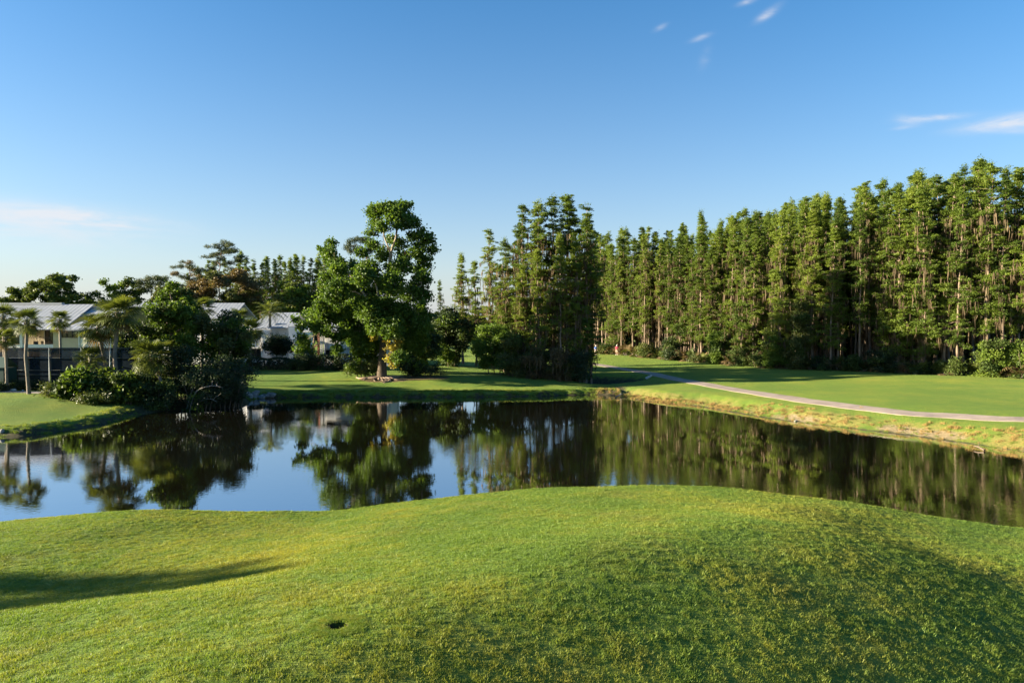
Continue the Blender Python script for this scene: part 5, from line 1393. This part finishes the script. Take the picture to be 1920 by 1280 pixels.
# ------------------------------------------------------------------ golfers at the far end
M['skin'] = plain('skin', (0.46, 0.27, 0.19), 0.6, var=0.05)
M['blue'] = plain('blue_shirt', (0.08, 0.22, 0.62), 0.8, var=0.1); M['red'] = plain('maroon_shirt', (0.42, 0.03, 0.08), 0.8, var=0.1)
M['khaki'] = plain('khaki_shorts', (0.42, 0.36, 0.27), 0.85); M['cap'] = plain('white_cap', (0.75, 0.74, 0.72), 0.8); M['hair'] = plain('brown_hair', (0.05, 0.03, 0.02), 0.8)
M['shoe'] = plain('white_shoe', (0.6, 0.6, 0.6), 0.6)
def person(px, d, rz, label, shirt, arms, seed):
    x = X(px, d); z = Tz(x, d)
    o = thing('person', label, 'person', (x, d, z), rz)
    V = []; E = []; Rr = []
    def ch(pts, par=None):
        ids = []
        for (a, b_, c_, r_) in pts:
            V.append((a, b_, c_)); Rr.append(r_); i = len(V) - 1
            if ids: E.append((ids[-1], i))
            elif par is not None: E.append((par, i))
            ids.append(i)
        return ids
    sp = ch([(0, 0, .94, .14), (0, -.01, 1.10, .135), (0, -.03, 1.30, .16), (0, -.02, 1.42, .13), (0, -.02, 1.50, .058), (0, -.03, 1.57, .085), (0, -.035, 1.65, .105), (0, -.03, 1.74, .07)])
    for s_ in (-1, 1):
        ch([(s_ * .11, 0, .86, .105), (s_ * .13, -.02, .50, .07), (s_ * .14, 0, .10, .045), (s_ * .15, -.15, .04, .04)], sp[0])
        hx, hy, hz = arms
        hd = ch([(s_ * .19, -.01, 1.40, .062), (s_ * .25, -.06, 1.14, .047), (s_ * hx, hy, hz, .034), (s_ * hx * .9, hy - .05, hz - .07, .036)], sp[3])
        for f in range(4):
            ch([(s_ * (hx * .9 - .03 + .02 * f), hy - .07, hz - .12, .010), (s_ * (hx * .9 - .03 + .02 * f), hy - .05, hz - .17 + .008 * abs(f - 1), .008)], hd[-1])
        ch([(s_ * (hx * .9 - .05), hy - .02, hz - .09, .011), (s_ * (hx * .9 - .06), hy - .04, hz - .13, .009)], hd[-1])
    ch([(0, -.135, 1.63, .02), (0, -.15, 1.615, .014)], sp[6])
    me = bpy.data.meshes.new('body'); me.from_pydata(V, E, []); me.materials.append(M['skin'])
    body = put('body', me, o)
    md = body.modifiers.new('skin', 'SKIN'); body.modifiers.new('sub', 'SUBSURF').levels = 1
    lay = me.skin_vertices[0] if len(me.skin_vertices) else None
    if lay is None:
        bpy.context.view_layer.objects.active = body; 
    lay = me.skin_vertices[0].data
    for i, r_ in enumerate(Rr): lay[i].radius = (r_, r_ * .9); 
    lay[0].use_root = True
    b = MB(); b.tube([(0, 0, .92), (0, -.01, 1.10), (0, -.03, 1.30), (0, -.02, 1.43), (0, -.02, 1.50)], [.185, .175, .20, .165, .07], 12, False)
    for s_ in (-1, 1): b.tube([(s_ * .12, -.02, 1.41), (s_ * .20, -.02, 1.38), (s_ * .245, -.05, 1.18)], [.09, .085, .075], 9, False)
    put('shirt', b.mesh('shirt', M[shirt]), o)
    b = MB(); b.tube([(0, 0, 1.0), (0, 0, .84)], [.17, .18], 12, False)
    for s_ in (-1, 1): b.tube([(s_ * .09, 0, .92), (s_ * .125, -.02, .50)], [.125, .105], 10, False)
    put('shorts', b.mesh('shorts', M['khaki']), o)
    b = MB(); b.tube([(0, -.03, 1.68), (0, -.03, 1.75), (0, -.03, 1.79)], [.118, .105, .05], 10); b.prism([[-.08, -.13, 1.69], [.08, -.13, 1.69], [.06, -.24, 1.675], [-.06, -.24, 1.675]], [0, 0, .012])
    put('cap', b.mesh('cap', M['cap']), o)
    b = MB(); b.tube([(0, .0, 1.60), (0, .01, 1.67), (0, 0, 1.71)], [.10, .112, .10], 10); put('hair', b.mesh('hair', M['hair']), o)
    for s_ in (-1, 1):
        b = MB(); b.box(s_ * .145 - .05, s_ * .145 + .05, -.21, .07, 0, .075); put('shoe', b.mesh('shoe', M['shoe']), o)
    return o
person(1117, 125, 0.5, 'person in a blue shirt and white cap at the far end of the fairway', 'blue', (.22, -.28, .95), 1)
person(1157, 125, -0.6, 'person in a maroon shirt and white cap at the far end of the fairway', 'red', (.16, -.32, .98), 2)

# ------------------------------------------------------------------ grass
m, nt = newmat('turf_blades')
geo = N(nt, 'ShaderNodeNewGeometry')
c, f2, f3 = grass_color(nt, geo.outputs['Position'])
oi = N(nt, 'ShaderNodeObjectInfo')
c = mixcol(nt, mth(nt, 'MULTIPLY', noise(nt, geo.outputs['Position'], 40.0, 1), 0.35), c, (0.21, 0.22, 0.055))
p = N(nt, 'ShaderNodeBsdfPrincipled'); p.inputs['Roughness'].default_value = 0.55; p.inputs['Specular IOR Level'].default_value = 0.3
nt.links.new(c, p.inputs['Base Color'])
t = N(nt, 'ShaderNodeBsdfTranslucent'); nt.links.new(mixcol(nt, 1.0, c, (1.3, 1.2, 0.6), 'MULTIPLY'), t.inputs['Color'])
mx = N(nt, 'ShaderNodeMixShader'); mx.inputs[0].default_value = 0.38
nt.links.new(p.outputs[0], mx.inputs[1]); nt.links.new(t.outputs[0], mx.inputs[2])
o = N(nt, 'ShaderNodeOutputMaterial'); nt.links.new(mx.outputs[0], o.inputs['Surface'])
M['blades'] = m
def blades(seed, size, n, hmin, hmax, width, lean=0.6, clumps=0):
    r = np.random.default_rng(seed)
    if clumps:
        cc = r.uniform(-size / 2, size / 2, (clumps, 2)); ch = r.uniform(0.6, 1.5, clumps)
        k = r.integers(0, clumps, n); q = cc[k] + r.normal(0, 0.03, (n, 2)); hs = ch[k]
        far = r.random(n) < 0.45
        q[far] = r.uniform(-size / 2, size / 2, (far.sum(), 2)); hs[far] = r.uniform(0.5, 1.0, far.sum())
    else:
        q = r.normal(0, size / 3, (n, 2)); hs = np.ones(n)
    h = r.uniform(hmin, hmax, n) * hs
    a = r.uniform(0, 2 * math.pi, n); l = r.uniform(0.1, 1, n) * lean
    base = np.concatenate([q, np.full((n, 1), -0.012)], 1)
    d = np.stack([np.cos(a) * l, np.sin(a) * l, np.ones(n)], -1); d /= np.linalg.norm(d, axis=1)[:, None]
    ang2 = r.uniform(0, math.pi, n); e = np.stack([np.cos(ang2), np.sin(ang2), np.zeros(n)], -1) * (width * r.uniform(.6, 1.2, n))[:, None]
    mid = base + d * (h * .55)[:, None]; tip = base + d * h[:, None] + np.stack([np.cos(a) * l, np.sin(a) * l, -0.4 * l], -1) * (h * .45)[:, None]
    v = np.stack([base - e * .5, base + e * .5, mid + e * .4, mid - e * .4, tip], 1).reshape(-1, 3)
    i = np.arange(n)[:, None] * 5
    b = MB(); b.add(v, [i + np.array([[0, 1, 2, 3]]), i + np.array([[3, 2, 4]])])
    return b
def kit(name, meshes):
    c_ = bpy.data.collections.new(name)
    for i, b in enumerate(meshes):
        ob = bpy.data.objects.new('%s_%02d' % (name, i), b.mesh(name, M['blades'])); c_.objects.link(ob)
    return c_
KITA = kit('turf_tile', [blades(i, 0.5, 850, 0.022, 0.048, 0.0075, 0.9, 22) for i in range(7)])
KITB = kit('turf_tuft', [blades(20 + i, 0.14, 45, 0.03, 0.075, 0.008, 0.8) for i in range(5)])
KITC = kit('bank_tuft', [blades(40 + i, 0.5, 70, 0.12, 0.34, 0.022, 0.7) for i in range(5)])
def scatter(name, label, pts, rots, scl, coll, nvar):
    me = bpy.data.meshes.new(name); me.vertices.add(len(pts)); me.vertices.foreach_set('co', np.asarray(pts, np.float32).ravel())
    a = me.attributes.new('rot', 'FLOAT_VECTOR', 'POINT'); a.data.foreach_set('vector', np.asarray(rots, np.float32).ravel())
    a = me.attributes.new('scl', 'FLOAT', 'POINT'); a.data.foreach_set('value', np.asarray(scl, np.float32))
    a = me.attributes.new('vi', 'INT', 'POINT'); a.data.foreach_set('value', rng.integers(0, nvar, len(pts)).astype(np.int32))
    ob = bpy.data.objects.new(name, me); COL.objects.link(ob); tag(ob, label, 'grass', kind='stuff')
    g = bpy.data.node_groups.new(name, 'GeometryNodeTree')
    g.interface.new_socket('Geometry', in_out='INPUT', socket_type='NodeSocketGeometry'); g.interface.new_socket('Geometry', in_out='OUTPUT', socket_type='NodeSocketGeometry')
    gi = g.nodes.new('NodeGroupInput'); go = g.nodes.new('NodeGroupOutput')
    ip = g.nodes.new('GeometryNodeInstanceOnPoints'); ci = g.nodes.new('GeometryNodeCollectionInfo')
    ci.inputs['Collection'].default_value = coll; ci.inputs['Separate Children'].default_value = True; ci.inputs['Reset Children'].default_value = True
    def na(nm, dt):
        n = g.nodes.new('GeometryNodeInputNamedAttribute'); n.data_type = dt; n.inputs['Name'].default_value = nm
        return n.outputs['Attribute']
    er = g.nodes.new('FunctionNodeEulerToRotation')
    L = g.links.new
    L(na('rot', 'FLOAT_VECTOR'), er.inputs[0]); L(er.outputs[0], ip.inputs['Rotation'])
    L(na('scl', 'FLOAT'), ip.inputs['Scale']); L(na('vi', 'INT'), ip.inputs['Instance Index'])
    ip.inputs['Pick Instance'].default_value = True
    L(gi.outputs[0], ip.inputs['Points']); L(ci.outputs[0], ip.inputs['Instance']); L(ip.outputs[0], go.inputs[0])
    ob.modifiers.new('scatter', 'NODES').node_group = g
    return ob
def orient(x, y, align=1.0):
    e = 0.15
    gx_ = (T(x + e, y, False) - T(x - e, y, False)) / (2 * e) * align; gy_ = (T(x, y + e, False) - T(x, y - e, False)) / (2 * e) * align
    yaw = rng.uniform(0, 2 * math.pi, len(x))
    out = np.zeros((len(x), 3))
    for i in range(len(x)):
        n_ = Vector((-gx_[i], -gy_[i], 1)).normalized()
        q = Vector((0, 0, 1)).rotation_difference(n_) @ Euler((0, 0, yaw[i])).to_quaternion()
        out[i] = q.to_euler()
    return out
# tiles over the foreground mound
ys = np.arange(5.5, 27.5, 0.40); P2 = []
for y in ys:
    hw = 0.80 * y + 2.0
    xs_ = np.arange(-hw, hw, 0.40)
    P2.append(np.stack([xs_ + rng.uniform(-.08, .08, len(xs_)), y + rng.uniform(-.08, .08, len(xs_))], -1))
P2 = np.vstack(P2)
k = (sdist(POND, P2[:, 0], P2[:, 1]) > 0.3) & (np.hypot(P2[:, 0] - HOLE[0], P2[:, 1] - HOLE[1]) > 0.41)
P2 = P2[k]; z = T(P2[:, 0], P2[:, 1], False)
scatter('turf_grass', 'short mown grass blades on the foreground mound', np.c_[P2, z], orient(P2[:, 0], P2[:, 1]), rng.uniform(0.9, 1.15, len(P2)), KITA, 7)
print('tiles', len(P2))
n = 16000
y = 5.5 + 22 * rng.random(n) ** 0.8; x = rng.uniform(-1, 1, n) * (0.8 * y + 1.5)
keep = (nzv(x, y, 0.9) + 0.5 * nzv(x, y, 2.7) > 0.8) | (rng.random(n) < 0.25)
x, y = x[keep], y[keep]
ha = rng.uniform(0, 6.28, 900); hr = np.sqrt(rng.uniform(0.185 ** 2, 0.42 ** 2, 900))
x = np.concatenate([x, HOLE[0] + np.cos(ha) * hr]); y = np.concatenate([y, HOLE[1] + np.sin(ha) * hr])
k = (sdist(POND, x, y) > 0.3) & (np.hypot(x - HOLE[0], y - HOLE[1]) > 0.19); x, y = x[k], y[k]
scatter('turf_tufts', 'scattered longer grass tufts on the foreground mound', np.c_[x, y, T(x, y, False)], orient(x, y, 0.6), rng.uniform(0.6, 1.35, len(x)) * np.where(np.hypot(x - HOLE[0], y - HOLE[1]) < 0.5, 0.5, 1.0), KITB, 5)
KITE = kit('turf_patch', [blades(80 + i, 0.18, 125, 0.022, 0.044, 0.0075, 0.9, 6) for i in range(4)])
ra = np.concatenate([np.arange(13) / 13 * 6.283, np.arange(17) / 17 * 6.283 + .2]); rr_ = np.concatenate([np.full(13, 0.285), np.full(17, 0.38)])
x, y = HOLE[0] + np.cos(ra) * rr_, HOLE[1] + np.sin(ra) * rr_
scatter('hole_rim_grass', 'mown grass around the dark hole in the foreground turf', np.c_[x, y, T(x, y, False)], orient(x, y), rng.uniform(0.9, 1.05, len(x)), KITE, 4)
# rough grass along the banks
pts = []
n_ = len(POND)
for i in range(n_):
    a, b_ = POND[i], POND[(i + 1) % n_]
    if max(a[1], b_[1]) < 34 or min(a[1], b_[1]) > 90 or abs(a[0]) > 48: continue
    ln = np.linalg.norm(b_ - a); t = (b_ - a) / ln; out = np.array([t[1], -t[0]])
    if sdist(POND, np.array([a[0] + out[0] * .1]), np.array([a[1] + out[1] * .1]))[0] < 0: out = -out
    mx_ = 0.5 * (a + b_)
    far = mx_[1] > 70 and mx_[0] < 10
    k = int(ln * (22 if far else 12))
    u = rng.random(k)
    off = rng.uniform(0.05, 1.6, k) if far else rng.uniform(0.1, 2.3, k)
    pts.append(a + (b_ - a) * u[:, None] + out * off[:, None])
pts = np.vstack(pts)
sd_ = sdist(POND, pts[:, 0], pts[:, 1])
ok = (sd_ > 0.05) & ~((np.abs(pts[:, 0] + 29) < 5) & (np.abs(pts[:, 1] - 66) < 5)) & ((pts[:, 0] < 13) | (rng.random(len(pts)) < 0.25 + 0.6 * nzv(pts[:, 0], pts[:, 1], 2.2)))
pts = pts[ok]
scatter('bank_grass', 'rough longer grass along the pond banks', np.c_[pts, T(pts[:, 0], pts[:, 1], False)], orient(pts[:, 0], pts[:, 1], 0.3), rng.uniform(0.3, 0.85, len(pts)) * np.where(pts[:, 0] > 13, 0.7, 1.0), KITC, 5)
print('bank', len(pts))

# straw-coloured grass on the sunlit right bank
m, nt = newmat('dry_blades')
geo = N(nt, 'ShaderNodeNewGeometry')
c = ramp(nt, noise(nt, geo.outputs['Position'], 2.5, 4, 0.7), [(0.3, (0.10, 0.10, 0.025)), (0.5, (0.26, 0.17, 0.055)), (0.7, (0.36, 0.23, 0.09))])
p = N(nt, 'ShaderNodeBsdfPrincipled'); p.inputs['Roughness'].default_value = 0.75; p.inputs['Specular IOR Level'].default_value = 0.2
nt.links.new(c, p.inputs['Base Color'])
o = N(nt, 'ShaderNodeOutputMaterial'); nt.links.new(p.outputs[0], o.inputs['Surface'])
M['dryblades'] = m
KITD = bpy.data.collections.new('dry_tuft')
for i in range(4):
    KITD.objects.link(bpy.data.objects.new('dry_tuft_%02d' % i, blades(60 + i, 0.45, 60, 0.12, 0.32, 0.022, 0.9).mesh('dry_tuft', M['dryblades'])))
pts = []
for i in range(n_):
    a, b_ = POND[i], POND[(i + 1) % n_]
    mx_ = 0.5 * (a + b_)
    if mx_[0] < 9 or mx_[1] < 36 or mx_[0] > 40: continue
    ln = np.linalg.norm(b_ - a); t = (b_ - a) / ln; out = np.array([t[1], -t[0]])
    if sdist(POND, np.array([a[0] + out[0] * .1]), np.array([a[1] + out[1] * .1]))[0] < 0: out = -out
    k = int(ln * (26 if mx_[1] > 62 else 11))
    off = rng.uniform(0.15, 1.5, k) if mx_[1] > 62 else np.abs(rng.normal(1.9, 0.8, k))
    pts.append(a + (b_ - a) * rng.random(k)[:, None] + out * off[:, None])
pts = np.vstack(pts)
pts = pts[(sdist(POND, pts[:, 0], pts[:, 1]) > 0.1) & (rng.random(len(pts)) < 0.2 + 0.8 * nzv(pts[:, 0], pts[:, 1], 1.9))]
scatter('dry_bank_grass', 'straw-coloured dry grass on the sunlit right bank', np.c_[pts, T(pts[:, 0], pts[:, 1], False)], orient(pts[:, 0], pts[:, 1], 0.5), rng.uniform(0.4, 0.95, len(pts)), KITD, 4)
